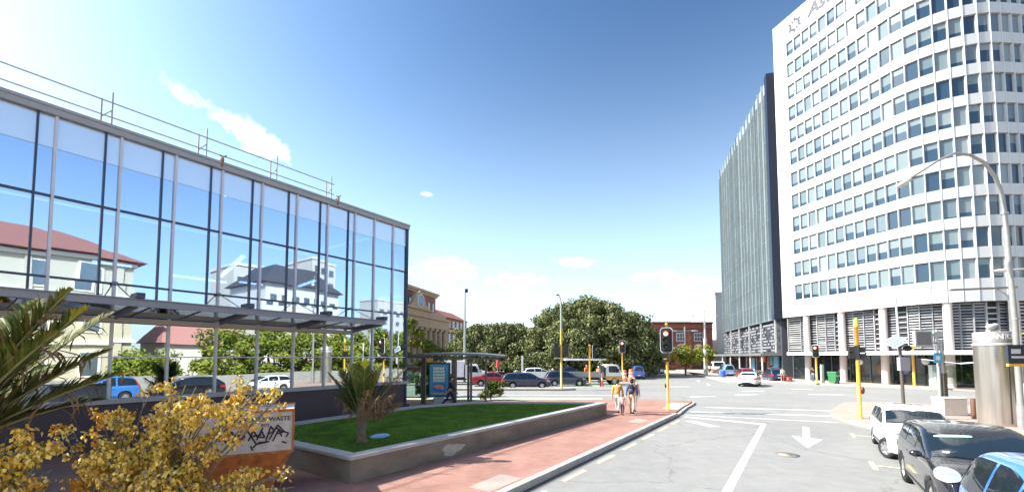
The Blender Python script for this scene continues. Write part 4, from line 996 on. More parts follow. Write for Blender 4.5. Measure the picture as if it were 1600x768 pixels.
truck('flatbed_truck', 'white flatbed truck with orange lower cab waiting by the big tree', (8.6, 44.6, ROAD), R(2), WHITE, 5.6, stripe=mat('orange_truck_paint', (.75, .30, .04), .4, var=.08))
truck('box_truck', 'white truck glimpsed between the bus shelter posts', (-6.0, 45.2, ROAD), R(2), WHITE, 5.6, bed=False, box=True)
truck('tipper_truck', 'white truck with rusty front coming down the far street', (35.6, 74, ROAD), math.atan2(-.966, -.26), WHITE, 5.6, stripe=mat('rust_orange', (.35, .12, .05), .6, var=.2))
# ------------------------------------------------------------------ signals, lamps, signs
LENS_OFF = [mat('dull_red_lens', (.12, .015, .012), .25, var=0), mat('dull_amber_lens', (.13, .06, .01), .25, var=0), mat('dull_green_lens', (.012, .07, .05), .25, var=0)]
LIT = mat('lit_red_lens', (1, .2, .1), .3, var=0, emit=((1, .10, .05), 9.0)); LITC = mat('lit_red_core', (1, .5, .4), .3, var=0, emit=((1, .55, .42), 16.0))
def head(root, at, yaw, lit=None, w=.36, h=1.02, board=True, s=1.0):
    """signal head facing local -x rotated by yaw; children of root"""
    M = Matrix.Translation(at) @ Matrix.Rotation(yaw, 4, 'Z')
    def put(mb, name, m, p, bevel=0): 
        o = mb.build(name, m, p, bevel=bevel); o.matrix_local = M if p is root else Matrix(); return o
    b_ = MB()
    if board:
        hw_, hh = .31*s, .66*s; c = .11*s
        poly = [(-hw_+c, -hh), (hw_-c, -hh), (hw_, -hh+c), (hw_, hh-c), (hw_-c, hh), (-hw_+c, hh), (-hw_, hh-c), (-hw_, -hh+c)]
        P = Matrix(((0,0,1,0),(-1,0,0,0),(0,1,0,0),(0,0,0,1)))
        wb = MB(); wb.prism(poly, -.03, .0, P); bd = put(wb, 'target_board', WHITE, root)
        k = .93; wb = MB(); wb.prism([(x*k, y*(.965)) for x, y in poly], -.04, -.02, P); put(wb, 'board_face', BLACK, bd)
    b_.box(-.20*s, .06, -.165*s, .165*s, -.50*s, .50*s); hs = put(b_, 'signal_head', BLACK, root, .02)
    for i, z in enumerate((.33, 0, -.33)):
        l = MB(); l.lathe([(0, 0), (.105*s, 0), (.105*s, .012), (.06*s, .03), (0, .035)], 18)
        o = l.build('lens', LIT if lit == i else LENS_OFF[i], hs); o.matrix_local = Matrix.Translation((-.205*s, 0, z*s)) @ Matrix.Rotation(-PI/2, 4, 'Y')
        v = MB()
        n_ = 12; vs = []; fs = []
        for j in range(n_+1):
            a = -R(35) + (PI+R(70))*j/n_; y, zz = .13*s*math.cos(a), .13*s*math.sin(a); d = .24*s*(.35+.65*max(0, math.sin(a)+.2)/1.2)
            vs += [(-.19*s, y, zz), (-.19*s-d, y, zz)]
        for j in range(n_): fs.append((2*j, 2*j+2, 2*j+3, 2*j+1))
        v.add(vs, fs, True); o = v.build('visor', BLACK, hs); o.location = (0, 0, z*s)
        md = o.modifiers.new('t', 'SOLIDIFY'); md.thickness = .008
        if lit == i:
            l = MB(); l.lathe([(0, .036), (.05*s, .034), (.05*s, .05), (0, .05)], 14); o = l.build('lamp_core', LITC, hs); o.matrix_local = Matrix.Translation((-.205*s, 0, z*s)) @ Matrix.Rotation(-PI/2, 4, 'Y')
    return hs
def signal(label, loc, yaw, H=4.45, zh=3.65, lit=0, r=.065, board=True, off=(-.12, 0), ped=None, button=None, s=1.0, extra=(), face=0.0):
    root = thing('traffic_signal', label, 'traffic light', loc, yaw)
    b_ = MB(); b_.lathe([(r*1.9, 0), (r*1.9, .03), (r, .05), (r, H-.1), (r*1.15, H-.1), (r*1.15, H-.02), (r*.6, H+.03), (0, H+.03)], 16); b_.build('pole', YPOLE, root)
    head(root, Vector((off[0], off[1], zh)), face, lit, board=board, s=s)
    b_ = MB(); b_.box(off[0], 0, -.02, .02, zh+.4, zh+.46); b_.box(off[0], 0, -.02, .02, zh-.46, zh-.4); b_.build('bracket', BLACK, root)
    if ped:
        z, yw = ped; b_ = MB(); b_.box(-.17, .17, -.17, .17, z-.22, z-.02); b_.box(-.15, .15, -.14, .14, z+.02, z+.24); o = b_.build('pedestrian_signal', BLACK, root, bevel=.015); o.rotation_euler = (0, 0, yw); o.location = (-.06, .04, 0)
        b_ = MB(); b_.box(-.185, -.172, -.06, .10, z-.10, z-.05); b_.build('pedestrian_lens', mat('amber_figure', (.5, .28, .05), .4, var=0), o)
    if button:
        z, side = button; b_ = MB(); b_.ell((0, side*(r+.05), z), (.06, .07, .14), 12, 8); b_.build('push_button', BLACK, root)
    for at, yw, l in extra: head(root, Vector(at), yw, l, board=False, s=s)
    return root
toC = math.atan2(8.1, 0) 
signal('yellow traffic light with lit red lamp and white edged board beside the pedestrians', (8.12, 22.15, 0), R(62), 4.5, 3.62, 0, ped=(2.72, 0), button=(1.25, .7))
sg_ = thing('traffic_signal', 'thick yellow signal pole with black side heads on the near corner island', 'traffic light', (15.6, 19.1, 0), R(40))
b_ = MB(); b_.lathe([(.12, 0), (.12, .04), (.075, .06), (.075, 4.05), (.10, 4.06), (.10, 4.2), (.08, 4.22), (.08, 4.42), (.04, 4.5), (0, 4.52)], 18); b_.build('pole', YPOLE, sg_)
for i, (yw, at) in enumerate(((R(200), (.03, .18, 2.95)), (R(110), (.16, -.1, 2.92)))):
    b_ = MB(); b_.box(-.17, .17, -.15, .15, -.26, -.02); b_.box(-.15, .15, -.14, .14, .02, .27); b_.box(-.32, -.15, -.16, .16, .24, .28); b_.box(-.30, -.15, -.16, .16, -.02, .02); o = b_.build('pedestrian_signal', BLACK, sg_, bevel=.015); o.location = at; o.rotation_euler = (0, 0, yw)
b_ = MB(); b_.box(-.09, .09, -.09, .09, 2.62, 3.26); b_.build('clamp', BLACK, sg_)
b_ = MB(); b_.ell((.04, -.12, 1.25), (.09, .08, .16), 12, 8); b_.build('push_button', mat('button_red', (.10, .02, .03), .4, var=.1), sg_)
signal('yellow traffic light with lit red lamp by the green wheelie bin', (31.9, 44.4, 0), R(45), 3.9, 3.35, 0, r=.09, button=None, s=1.0)
signal('short yellow signal with lit red lamp under the big round tree', (14.6, 56.0, 0), R(75), 4.6, 4.1, 0, r=.09, s=1.25)
signal('yellow signal turned side on, in front of the flatbed truck', (7.75, 42.2, 0), R(190), 3.95, 3.15, None, r=.085, off=(-.30, 0), s=1.1, face=R(-25))
signal('yellow signal pole with black head near the white cabinet across the junction', (38.0, 40.1, 0), R(150), 3.85, 3.1, None, r=.10, off=(-.4, .0), s=.9, board=False)
# lamp column with a yellow lower half and two signal heads
lc_ = thing('signal_lamp_column', 'tall grey lamp column, yellow below, with two dark signal heads', 'traffic light', (4.33, 37.2, 0), R(86))
b_ = MB(); b_.lathe([(.16, 0), (.16, .05), (.10, .08), (.10, 5.1)], 14); b_.build('lower_pole', YPOLE, lc_)
b_ = MB(); b_.tube([(0, 0, 5.1), (0, 0, 7.4), (.02, .02, 7.8), (0, .1, 8.05), (-.02, .22, 8.2)], [.095, .075, .06, .05, .045], 12); b_.build('upper_pole', STEEL, lc_)
b_ = MB(); b_.box(-.1, .12, .12, .42, 8.16, 8.3); b_.build('lamp_head', GREY, lc_, bevel=.03)
for y in (.42, -.42): head(lc_, Vector((-.1, y, 3.35)), R(180), None, board=False, s=1.25)
b_ = MB(); b_.box(-.03, .03, -.62, .62, 2.58, 2.68); b_.build('cross_arm', LGREY, lc_)
# street lamps
sl = thing('street_lamp', 'tall grey curved arm street lamp in front of the rounded tower', 'street lamp', (19.25, 16.1, 0))
b_ = MB(); b_.tube([(0, 0, 0), (0, 0, .9), (-.02, 0, 1.0), (-.03, 0, 4.2), (-.15, 0, 8.35)], [.13, .13, .095, .09, .075], 16); b_.build('pole', mat('lamp_pole_grey', (.31, .305, .295), .45, .35, var=.15, scale=3), sl)
pts = [(-.15, 0, 8.35), (-.22, .0, 9.1), (-.42, 0, 9.75), (-.8, 0, 10.3), (-1.35, 0, 10.62), (-1.95, 0, 10.68), (-2.6, 0, 10.4), (-3.3, 0, 9.95), (-3.75, 0, 9.68)]
b_ = MB(); b_.tube(pts, [.075, .07, .065, .06, .055, .05, .045, .04, .04], 12); b_.build('curved_arm', MATS['lamp_pole_grey'], sl)
b_ = MB(); b_.ell((-4.0, 0, 9.5), (.36, .14, .10), 14, 8, Matrix.Rotation(R(-28), 4, 'Y')); b_.build('lamp_head', LGREY, sl)
b_ = MB(); b_.ell((-4.02, 0, 9.44), (.26, .11, .08), 14, 8, Matrix.Rotation(R(-28), 4, 'Y')); b_.build('lamp_bowl', mat('lamp_bowl', (.55, .45, .33), .2, var=0, coat=.5), sl)
for z in (1.0, 4.2, 8.3):
    b_ = MB(); b_.lathe([(.105, -.04), (.11, 0), (.105, .04)], 16, (-.02 if z < 8 else -.15, 0, z)); b_.build('collar', STEEL, sl)
s2 = thing('street_lamp', 'white swan neck street lamp at the right edge, arm reaching left', 'street lamp', (29.4, 22.0, 0))
b_ = MB(); b_.tube([(0, 0, 0), (0, 0, 3.6), (0, 0, 5.9), (-.15, 0, 6.7), (-.6, 0, 7.3), (-1.2, 0, 7.45), (-3.2, 0, 7.3)], [.10, .09, .075, .07, .06, .055, .05], 12); b_.build('pole', LGREY, s2)
b_ = MB(); b_.ell((-3.55, 0, 7.28), (.48, .13, .08), 14, 8); b_.build('lamp_head', WHITE, s2)
s3 = thing('street_lamp', 'slim T shaped post with long flat grey arm by the steel kiosk', 'street lamp', (26.3, 22.2, 0))
b_ = MB(); b_.tube([(0, 0, 0), (0, 0, 5.6), (-.12, 0, 6.0), (-.6, 0, 6.3)], [.06, .055, .05, .04], 10); b_.build('pole', LGREY, s3)
b_ = MB(); b_.bar((-3.2, 0, 6.27), (.35, 0, 6.42), .22, .09); b_.build('arm', mat('arm_grey', (.26, .24, .22), .5, .3, var=.1), s3)
s4 = thing('street_lamp', 'tall plain grey mast behind the bus shelter with small camera on top', 'street lamp', (-5.1, 45.5, 0), R(90))
b_ = MB(); b_.tube([(0, 0, 0), (0, 0, 5.5), (0, 0, 10.0)], [.14, .11, .08], 12); b_.build('pole', STEEL, s4)
b_ = MB(); b_.box(-.16, .16, -.32, -.02, 9.7, 10.1); b_.build('camera', BLACK, s4, bevel=.03)
# overhead wire poles in the distance
p1 = thing('wire_pole', 'tall pale concrete pole with steel top and cross arm by brick warehouse', 'utility pole', (29.5, 64.5, 0))
b_ = MB(); b_.tube([(0, 0, 0), (0, 0, 5.6)], [.30, .24], 14); b_.build('concrete_base', mat('pale_concrete_pole', (.50, .45, .38), .85, var=.15), p1)
b_ = MB(); b_.tube([(0, 0, 5.6), (0, 0, 10.0)], [.15, .11], 12); b_.build('pole', LGREY, p1)
b_ = MB(); b_.bar((-1.9, 0, 9.0), (1.9, 0, 9.15), .07, .10); b_.build('cross_arm', LGREY, p1)
for x in (-1.9, 1.9):
    b_ = MB(); b_.box(x-.35, x+.35, -.12, .12, 8.85, 8.98); b_.build('lamp_head', LGREY, p1, bevel=.03)
b_ = MB(); b_.box(-.25, .05, -.3, -.2, 1.6, 2.8); b_.build('sign_plate', YPOLE, p1)
p2 = thing('wire_pole', 'slimmer grey pole with two short lamp arms behind the small tree', 'utility pole', (25.6, 62.5, 0))
b_ = MB(); b_.tube([(0, 0, 0), (0, 0, 7.2)], [.15, .1], 12); b_.build('pole', STEEL, p2)
b_ = MB(); b_.bar((-1.7, 0, 6.55), (1.7, 0, 6.7), .06, .08); b_.build('cross_arm', STEEL, p2)
for x in (-1.6, 1.5):
    b_ = MB(); b_.box(x-.4, x+.4, -.12, .12, 6.5, 6.66); b_.build('lamp_head', LGREY, p2, bevel=.03)
# pole with solar panel and control box
so = thing('solar_pole', 'thin dark pole carrying a small tilted solar panel and grey box', 'pole', (23.0, 25.0, 0))
b_ = MB(); b_.tube([(0, 0, 0), (-.06, 0, 3.4)], .085, 12); b_.build('pole', mat('bronze_pole', (.13, .11, .10), .5, .4, var=.1), so)
b_ = MB(); b_.tube([(-.06, 0, 3.4), (-.17, 0, 6.6)], .055, 12); b_.build('upper_pole', LGREY, so)
Mx = Matrix.Translation((-.38, -.1, 3.65)) @ Matrix.Rotation(R(-28), 4, 'Y') @ Matrix.Rotation(R(38), 4, 'X')
b_ = MB(); b_.box(-.46, .46, -.36, .36, -.03, .03, Mx); pn_ = b_.build('solar_panel', WHITE, so)
b_ = MB()
for i in range(4):
    for j in range(3): b_.box(-.42+i*.21, -.42+i*.21+.19, -.33+j*.22, -.33+j*.22+.2, .032, .036, Mx)
b_.build('cells', mat('solar_cell', (.25, .33, .45), .15, .2, var=.1, coat=.5), pn_)
b_ = MB(); b_.box(-.34, .26, -.28, -.06, 1.95, 2.72); b_.build('control_box', mat('lilac_grey_box', (.36, .35, .40), .5, .1, var=.06), so, bevel=.02)
b_ = MB(); b_.ell((.35, -.05, 3.25), (.26, .14, .18), 10, 8); b_.build('sensor', BLACK, so)
# twin signpost with blue sign and grey screen
sp = thing('signpost', 'pair of posts with blue parking sign and framed grey panel', 'sign', (21.15, 20.9, 0))
for x, r, h_, m in ((-.12, .055, 4.1, LGREY), (.10, .075, 3.6, STEEL)):
    b_ = MB(); b_.tube([(x, 0, 0), (x, 0, h_)], r, 12); b_.build('post', m, sp)
b_ = MB(); b_.box(.02, .2, -.1, .1, .0, 1.95); b_.build('lower_post', mat('brown_post', (.10, .085, .07), .6, .2, var=.15), sp)
b_ = MB(); b_.box(-.38, -.02, -.09, -.06, 2.45, 2.95); b_.build('blue_sign', mat('sign_blue', (.10, .42, .68), .5, var=.05), sp)
b_ = MB(); b_.box(-.3, -.1, -.096, -.092, 2.6, 2.8); b_.build('sign_panel', WHITE, sp)
b_ = MB(); b_.box(-.3, .15, -.06, .06, 3.75, 4.0); b_.build('sign_box', LGREY, sp, bevel=.01)
b_ = MB(); b_.box(-1.30, -.42, -.12, .02, 3.25, 4.05); fr_ = b_.build('display_frame', LGREY, sp, bevel=.02)
b_ = MB(); b_.box(-1.22, -.50, -.125, -.121, 3.33, 3.97); b_.build('screen', mat('grey_screen', (.20, .19, .19), .5, var=.1), fr_)
b_ = MB(); b_.box(-.42, -.1, -.05, .0, 3.4, 3.48); b_.box(-.42, -.1, -.05, 0, 3.8, 3.88); b_.build('bracket', STEEL, sp)
# steel advertising drum
kx, ky = 19.72, 17.35
kd = thing('advertising_column', 'fat brushed steel poster column with dark lettered band, behind black car', 'advertising column', (kx, ky, 0))
BST = mat('brushed_steel', (.52, .48, .43), .30, .85, var=.12, scale=2.0, stretch=(6, 6, .4))
b_ = MB(); b_.lathe([(.55, 0), (.55, 3.2)], 40); b_.build('drum', BST, kd)
b_ = MB(); b_.lathe([(.57, 3.2), (.59, 3.22), (.59, 3.28), (.57, 3.3)], 40); b_.build('ring', mat('pale_ring', (.62, .6, .55), .4, .3, var=.05), kd)
b_ = MB(); b_.lathe([(.55, 3.3), (.55, 3.74), (.5, 3.78), (0, 3.8)], 40); b_.build('band', mat('band_grey', (.33, .31, .30), .45, .4, var=.1), kd)
for i, ch in enumerate('PHANTOM'):
    a = -R(165) + R(17)*i; c = Vector((.555*math.cos(a), .555*math.sin(a), 3.55)); n_ = Vector((math.cos(a), math.sin(a), 0)); text_obj('lettering', ch, .27, WHITE, kd, frame(c, Vector((0,0,1)).cross(n_), (0,0,1)))
for a in (-92, -60, 40):
    a = R(a); b_ = MB(); b_.box(-.03, .03, .0, .02, .1, 3.15); o = b_.build('seam', mat('seam_dark', (.10, .09, .085), .5, .3, var=.1), kd); o.matrix_local = Matrix.Translation((.545*math.cos(a), .545*math.sin(a), 0)) @ Matrix.Rotation(a-PI/2, 4, 'Z')
b_ = MB(); b_.box(-.12, .12, -.1, .1, 3.8, 3.86); b_.ell((-.1, -.1, 3.98), (.22, .12, .12), 10, 6); b_.ell((.12, -.05, 4.05), (.14, .1, .08), 10, 6); b_.build('rooftop_lamp', LGREY, kd)
# dark bus sign on the lamp post
bs = thing('bus_sign', 'dark bus timetable sign with orange lower edge on the lamp post', 'sign', (18.85, 15.75, 2.42))
b_ = MB(); b_.box(-.42, .5, -.04, .04, .08, .78); b_.build('panel', mat('sign_navy', (.03, .035, .06), .4, var=.1), bs)
b_ = MB(); b_.box(-.42, .5, -.046, .046, -.02, .078); b_.build('orange_edge', mat('sign_orange', (.75, .38, .04), .5, var=.05), bs)
b_ = MB(); b_.box(-.3, .05, -.047, -.042, .45, .62); b_.box(-.3, .3, -.047, -.042, .28, .36); b_.build('pictogram', mat('pale_print', (.55, .55, .55), .5, var=.2, scale=20), bs)
b_ = MB(); b_.box(.2, .30, .04, .35, .2, .26); b_.build('bracket', STEEL, bs)
# small street things on the corner
b_ = MB(); b_.box(-.55, .55, -.3, .3, 0, .78); b_.box(-.58, .58, -.33, .33, .782, .84); o = b_.build('barrier_box', mat('cream_box', (.70, .66, .58), .7, var=.08), bevel=.02); o.location = (20.75, 20.2, 0); tag(o, 'cream box barrier standing beside the brown bollard', 'barrier')
b_ = MB(); b_.lathe([(.10, 0), (.10, .86), (.08, .9), (0, .91)], 14); o = b_.build('bollard', mat('brown_bollard', (.12, .055, .035), .6, var=.15)); o.location = (20.6, 19.0, 0); tag(o, 'short dark brown bollard between cream box and steel column', 'bollard')
b_ = MB(); b_.box(-.45, .45, -.35, .35, 0, 1.9); b_.box(-.48, .48, -.38, .38, 1.902, 2.0); o = b_.build('utility_cabinet', mat('pale_cabinet', (.58, .60, .60), .6, var=.06), bevel=.02); o.location = (39.3, 39.2, 0); tag(o, 'pale roadside cabinet across the junction by the yellow signal pole', 'cabinet')
bn = thing('wheelie_bin', 'green wheelie bin standing outside the shopfront by the signal', 'bin', (33.2, 43.8, 0), R(30)); bn.scale = (.72, .72, .95)
GB = mat('bin_green', (.03, .20, .07), .5, var=.1)
b_ = MB(); b_.add([(-.42,-.42,.12),(.42,-.42,.12),(.42,.42,.12),(-.42,.42,.12),(-.55,-.55,1.15),(.55,-.55,1.15),(.55,.55,1.15),(-.55,.55,1.15)], [(0,3,2,1),(4,5,6,7),(0,1,5,4),(1,2,6,5),(2,3,7,6),(3,0,4,7)]); b_.build('body', GB, bn, bevel=.03)
b_ = MB(); b_.box(-.58, .58, -.58, .6, 1.16, 1.28); b_.build('lid', GB, bn, bevel=.04)
b_ = MB(); b_.box(-.57, .57, -.60, -.56, .82, .9); b_.build('pale_strip', mat('pale_green', (.45, .55, .42), .6, var=.1), bn)
for sd in (1, -1):
    b_ = MB(); b_.lathe([(0, -.04), (.12, -.04), (.12, .04), (0, .04)], 14); o = b_.build('wheel', RUBBER, bn); o.matrix_local = Matrix.Translation((sd*.4, -.42, .12)) @ Matrix.Rotation(PI/2, 4, 'Y')
sb = thing('pavement_sign', 'tall white and green board sign standing beside the green bin', 'sign', (32.5, 44.4, 0), R(30))
b_ = MB(); b_.box(-.32, .32, -.05, .05, .05, 1.95); b_.build('board', WHITE, sb, bevel=.01)
b_ = MB(); b_.box(.2, .32, -.056, -.052, .05, 1.95); b_.build('green_edge', GB, sb)
b_ = MB(); b_.lathe([(.30, 0), (.34, .9), (.36, .92), (.34, 1.02), (.18, 1.1), (0, 1.1)], 18); o = b_.build('litter_bin', mat('bin_blue', (.04, .14, .62), .45, var=.06)); o.location = (28.6, 57.5, ROAD); tag(o, 'small bright blue bin standing at the far kerb', 'bin')
# cafe table and bench by the far shopfront
cb = thing('cafe_table', 'low red cafe table and bench outside the far shop', 'table', (30.9, 47.6, 0), R(75))
b_ = MB(); b_.box(-1.0, 1.0, -.2, .2, .42, .48); b_.box(-.85, -.75, -.18, .18, 0, .42); b_.box(.75, .85, -.18, .18, 0, .42); b_.build('bench', mat('bench_red', (.4, .09, .06), .6, var=.1), cb)
b_ = MB(); b_.lathe([(.25, 0), (.03, .03), (.03, .7), (.4, .71), (.4, .74), (0, .74)], 16, (0, .6, 0)); b_.build('table', LGREY, cb)
# white shelter roof across the junction
cs = thing('kerb_shelter', 'V shaped white shelter roof on posts across the junction', 'shelter', (38.2, 36.2, 0), R(-35))
b_ = MB(); b_.add([(-2.2, -.8, 2.55), (0, -.8, 2.2), (2.4, -.8, 2.5), (2.4, .8, 2.5), (0, .8, 2.2), (-2.2, .8, 2.55)], [(0,1,4,5),(1,2,3,4)]); o = b_.build('roof', WHITE, cs); md = o.modifiers.new('s', 'SOLIDIFY'); md.thickness = .05
for x in (-1.0, 1.0):
    b_ = MB(); b_.tube([(x, .2, 0), (x, .2, 2.3)], .05, 10); b_.build('post', STEEL, cs)
b_ = MB(); b_.box(-1.6, 1.6, .3, .34, .4, 2.0); b_.build('glass_screen', glass_mat('shelter_glass', (.8, .85, .85), .12, (.75, .82, .8)), cs)
# far white bus canopy, blue hoarding, barriers and cones
fc = thing('bus_canopy', 'long white flat bus stop canopy under the big round tree', 'shelter', (9.9, 58, 0), R(4))
b_ = MB(); b_.box(-2.8, 2.8, -1.1, 1.1, 2.25, 2.5); b_.build('roof', WHITE, fc, bevel=.05)
for x in (-2.4, 0, 2.4):
    b_ = MB(); b_.tube([(x, .8, 0), (x, .8, 2.25)], .06, 10); b_.build('post', GREY, fc)
bh = thing('hoarding', 'blue hoarding panels with white post beside the brick warehouse', 'hoarding', (16.6, 66, 0))
b_ = MB(); b_.box(-2.0, .3, -.05, .05, .8, 3.0); b_.build('panel', mat('hoarding_blue', (.05, .22, .55), .5, var=.12), bh)
b_ = MB(); b_.box(.4, 1.1, -.3, .3, 0, 3.3); b_.build('white_post', WHITE, bh)
b_ = MB(); b_.box(1.2, 1.9, -.05, .05, .3, 2.8); b_.build('grey_panel', LGREY, bh)
CO = mat('cone_orange', (.80, .14, .03), .5, var=.06)
def cone(x, y, label, s=1.0):
    r_ = thing('traffic_cone', label, 'cone', (x, y, ROAD), 0, 'road works cones and drums'); b_ = MB(); b_.box(-.2*s, .2*s, -.2*s, .2*s, 0, .04); b_.build('base', CO, r_)
    b_ = MB(); b_.lathe([(.16*s, .04), (.04*s, .95*s), (0, .95*s)], 16); b_.build('cone', CO, r_)
    b_ = MB(); b_.lathe([(.118*s, .45*s), (.084*s, .66*s)], 16); b_.build('white_band', WHITE, r_); return r_
cone(9.0, 42.6, 'orange traffic cone beside the flatbed truck cab', 1.25)
for x, y, lab in ((13.4, 50.6, 'orange and white road drum left of the royal blue van'), (15.0, 53.4, 'pale orange road drum right in front of the royal blue van')):
    r_ = thing('road_drum', lab, 'drum', (x, y, ROAD), 0, 'road works cones and drums'); b_ = MB(); b_.lathe([(.42, 0), (.42, .1), (.3, .12), (.26, 1.3), (.2, 1.35), (0, 1.35)], 18); b_.build('drum', CO, r_)
    b_ = MB(); b_.lathe([(.293, .4), (.283, .62)], 18); b_.lathe([(.279, .85), (.272, 1.0)], 18); b_.build('white_band', WHITE, r_)
gp = MB(); gp.lathe([(.07, 0), (.07, 1.85), (0, 1.87)], 12); o = gp.build('marker_post', BLACK); o.location = (8.75, 42.0, ROAD); tag(o, 'thin black marker post standing by the flatbed truck door', 'post')
ub_ = thing('cafe_umbrella', 'closed red umbrella standing under the left park trees', 'umbrella', (-1.9, 56, 0))
b_ = MB(); b_.tube([(0, 0, 0), (0, 0, 2.9)], .03, 8); b_.build('pole', LGREY, ub_)
b_ = MB(); b_.lathe([(.22, 1.3), (.2, 1.9), (.08, 2.8), (0, 2.9)], 14); b_.build('canopy', mat('umbrella_red', (.55, .04, .06), .7, var=.1), ub_)
wp_ = MB(); wp_.box(-.12, .12, -.12, .12, 0, 2.9); o = wp_.build('white_post', WHITE); o.location = (1.4, 57.5, 0); tag(o, 'white post under the left park trees behind the navy wagon', 'post')
# ------------------------------------------------------------------ bus shelter with poster
bsr = thing('bus_shelter', 'bus shelter with curved grey roof on timber posts beside the lawn', 'bus shelter', (-2.7, 24.9, 0), R(-4))
TIM = mat('shelter_post', (.17, .145, .125), .65, .1, var=.15, scale=4)
rf = MB(); vs = []; fs = []; n_ = 18
for i in range(n_+1):
    x = -3.9 + 6.2*i/n_; z = 2.97 - .25*((x+.9)/3.0)**2*.55
    for y, dz in ((-1.15, 0), (1.3, .06), (1.3, -.05), (-1.15, -.11)): vs.append((x, y, z+dz))
for i in range(n_):
    a = 4*i; fs += [(a, a+1, a+5, a+4), (a+1, a+2, a+6, a+5), (a+2, a+3, a+7, a+6), (a+3, a, a+4, a+7)]
fs += [(0, 3, 2, 1), (4*n_, 4*n_+1, 4*n_+2, 4*n_+3)]
rf.add(vs, fs); rf.build('roof', mat('shelter_roof', (.17, .175, .18), .45, .3, var=.12), bsr)
b_ = MB(); b_.bar((-3.8, -1.0, 2.76), (2.0, -1.0, 2.62), .05, .10); b_.bar((-3.8, 1.0, 2.78), (2.0, 1.0, 2.66), .05, .1); b_.build('roof_beam', TIM, bsr)
for x, y, w2_ in ((-2.55, .1, .24), (-.60, -.5, .28), (.02, .7, .13), (.42, -.7, .12), (1.25, -.6, .10)):
    b_ = MB(); b_.box(x-w2_/2, x+w2_/2, y-w2_/2, y+w2_/2, 0, 2.70 - .07*max(0, x)); b_.build('post', TIM, bsr, bevel=.01)
b_ = MB()
for x0, x1, z0, z1 in ((-3.75, -3.68, .3, 2.2), (-2.76, -2.69, .3, 2.2), (-3.75, -2.69, 2.13, 2.2), (-3.75, -2.69, .3, .37), (-3.75, -2.69, 1.05, 1.1)): b_.box(x0, x1, .2, .26, z0, z1)
b_.build('screen_frame', LGREY, bsr)
b_ = MB(); b_.box(-3.68, -2.76, .22, .24, .37, 2.13); b_.build('glass_screen', glass_mat('shelter_screen_glass', (.8, .9, .85), .12, (.72, .85, .78)), bsr)
b_ = MB(); b_.box(-1.95, -.75, -.02, .12, .18, .32); b_.box(-1.95, -.75, .0, .1, .45, .5); b_.build('bench', mat('bench_grey', (.3, .27, .24), .7, var=.15), bsr)
pp = thing('poster_panel', 'freestanding backlit poster case with teal advert in the bus shelter', 'poster', (-4.1, 23.95, 0), R(-4))
b_ = MB(); b_.box(-.62, .62, -.09, .09, .52, 2.42); b_.build('case', BLACK, pp, bevel=.03)
b_ = MB(); b_.box(-.28, .28, -.07, .07, 0, .52); b_.build('plinth', mat('poster_foot', (.42, .42, .42), .6, var=.1), pp)
b_ = MB(); b_.box(-.53, .53, -.098, -.092, .60, 2.33); po = b_.build('poster', mat('poster_teal', (.03, .27, .40), .35, var=.2, scale=2.5), pp)
CR = mat('poster_cream', (.62, .66, .50), .5, var=.08); pr = random.Random(4)
for r_, (z, hh, ws) in enumerate(((2.10, .15, (.09, .09, .05, .09, .09)), (1.93, .12, (.07, .08, .07, .06, .08, .06)), (1.75, .14, (.08, .1, .09, .08, .09)), (1.57, .15, (.09, .06, .1, .09, .1)), (1.41, .11, (.08, .08, .1, .07, .09)))):
    x = -.33; b_ = MB()
    for w in ws:
        b_.box(x, x+w*1.35, -.104, -.100, z-hh/2, z+hh/2); x += w*1.35+.018
    b_.build('print_block', CR, po)
b_ = MB(); b_.box(-.36, .36, -.104, -.100, .80, 1.28); b_.build('picture', mat('poster_blue', (.03, .14, .50), .4, var=.3, scale=5), po)
b_ = MB(); b_.ell((-.02, -.11, 1.08), (.30, .012, .11), 16, 8); b_.ell((.2, -.11, 1.0), (.12, .012, .1), 14, 8); b_.build('pictured_item', mat('poster_orange', (.65, .28, .14), .5, var=.35, scale=9), po)
b_ = MB(); b_.box(-.42, .42, -.104, -.100, .68, .73); b_.build('caption_line', mat('poster_gold', (.5, .42, .2), .5, var=.1), po)
b_ = MB(); b_.box(-.35, .15, -.1, .1, 2.55, 2.78); b_.build('top_sign', BLACK, pp)

# ------------------------------------------------------------------ waste container with lettering and graffiti
ct = thing('waste_bin', 'white waste skip with rusty orange edges and black graffiti behind yellow shrub', 'skip bin', (-4.50, 8.78, 0), math.atan2(.444, .896))
# local x along the face (right end at x=0), front faces -y
PW = mat('skip_white', (.60, .58, .56), .55, var=.14, scale=4, dirt=(.46, .42, .40)); RO = mat('skip_orange', (.50, .17, .04), .6, var=.3, scale=6, dirt=(.26, .08, .03))
b_ = MB(); b_.box(-2.3, 0, 0, 1.3, .82, 1.66); b_.build('upper_panel', PW, ct)
b_ = MB(); b_.bar((-2.32, -.012, 1.665), (.02, -.012, 1.665), .06, .05); b_.bar((-2.32, 1.3, 1.665), (.02, 1.3, 1.665), .06, .05); b_.bar((0.005, -.012, .84), (.005, -.012, 1.64), .035, .04); b_.bar((-2.3, -.014, .83), (0, -.014, .83), .03, .05); b_.build('rim', RO, ct)
b_ = MB(); b_.add([(-2.0, .15, .12), (-.35, .15, .12), (-.35, 1.1, .12), (-2.0, 1.1, .12), (-2.28, .02, .80), (-.02, .02, .80), (-.02, 1.28, .80), (-2.28, 1.28, .80)], [(0,3,2,1),(4,5,6,7),(0,1,5,4),(1,2,6,5),(2,3,7,6),(3,0,4,7)]); b_.build('hopper', RO, ct)
b_ = MB(); b_.tube([(-2.2, .7, 1.70), (-.2, .7, 1.70)], .022, 8); b_.build('lid_bar', STEEL, ct)
for x in (-1.8, -.5):
    b_ = MB(); b_.box(x-.07, x+.07, .2, 1.1, 0, .118); b_.build('skid', RO, ct)
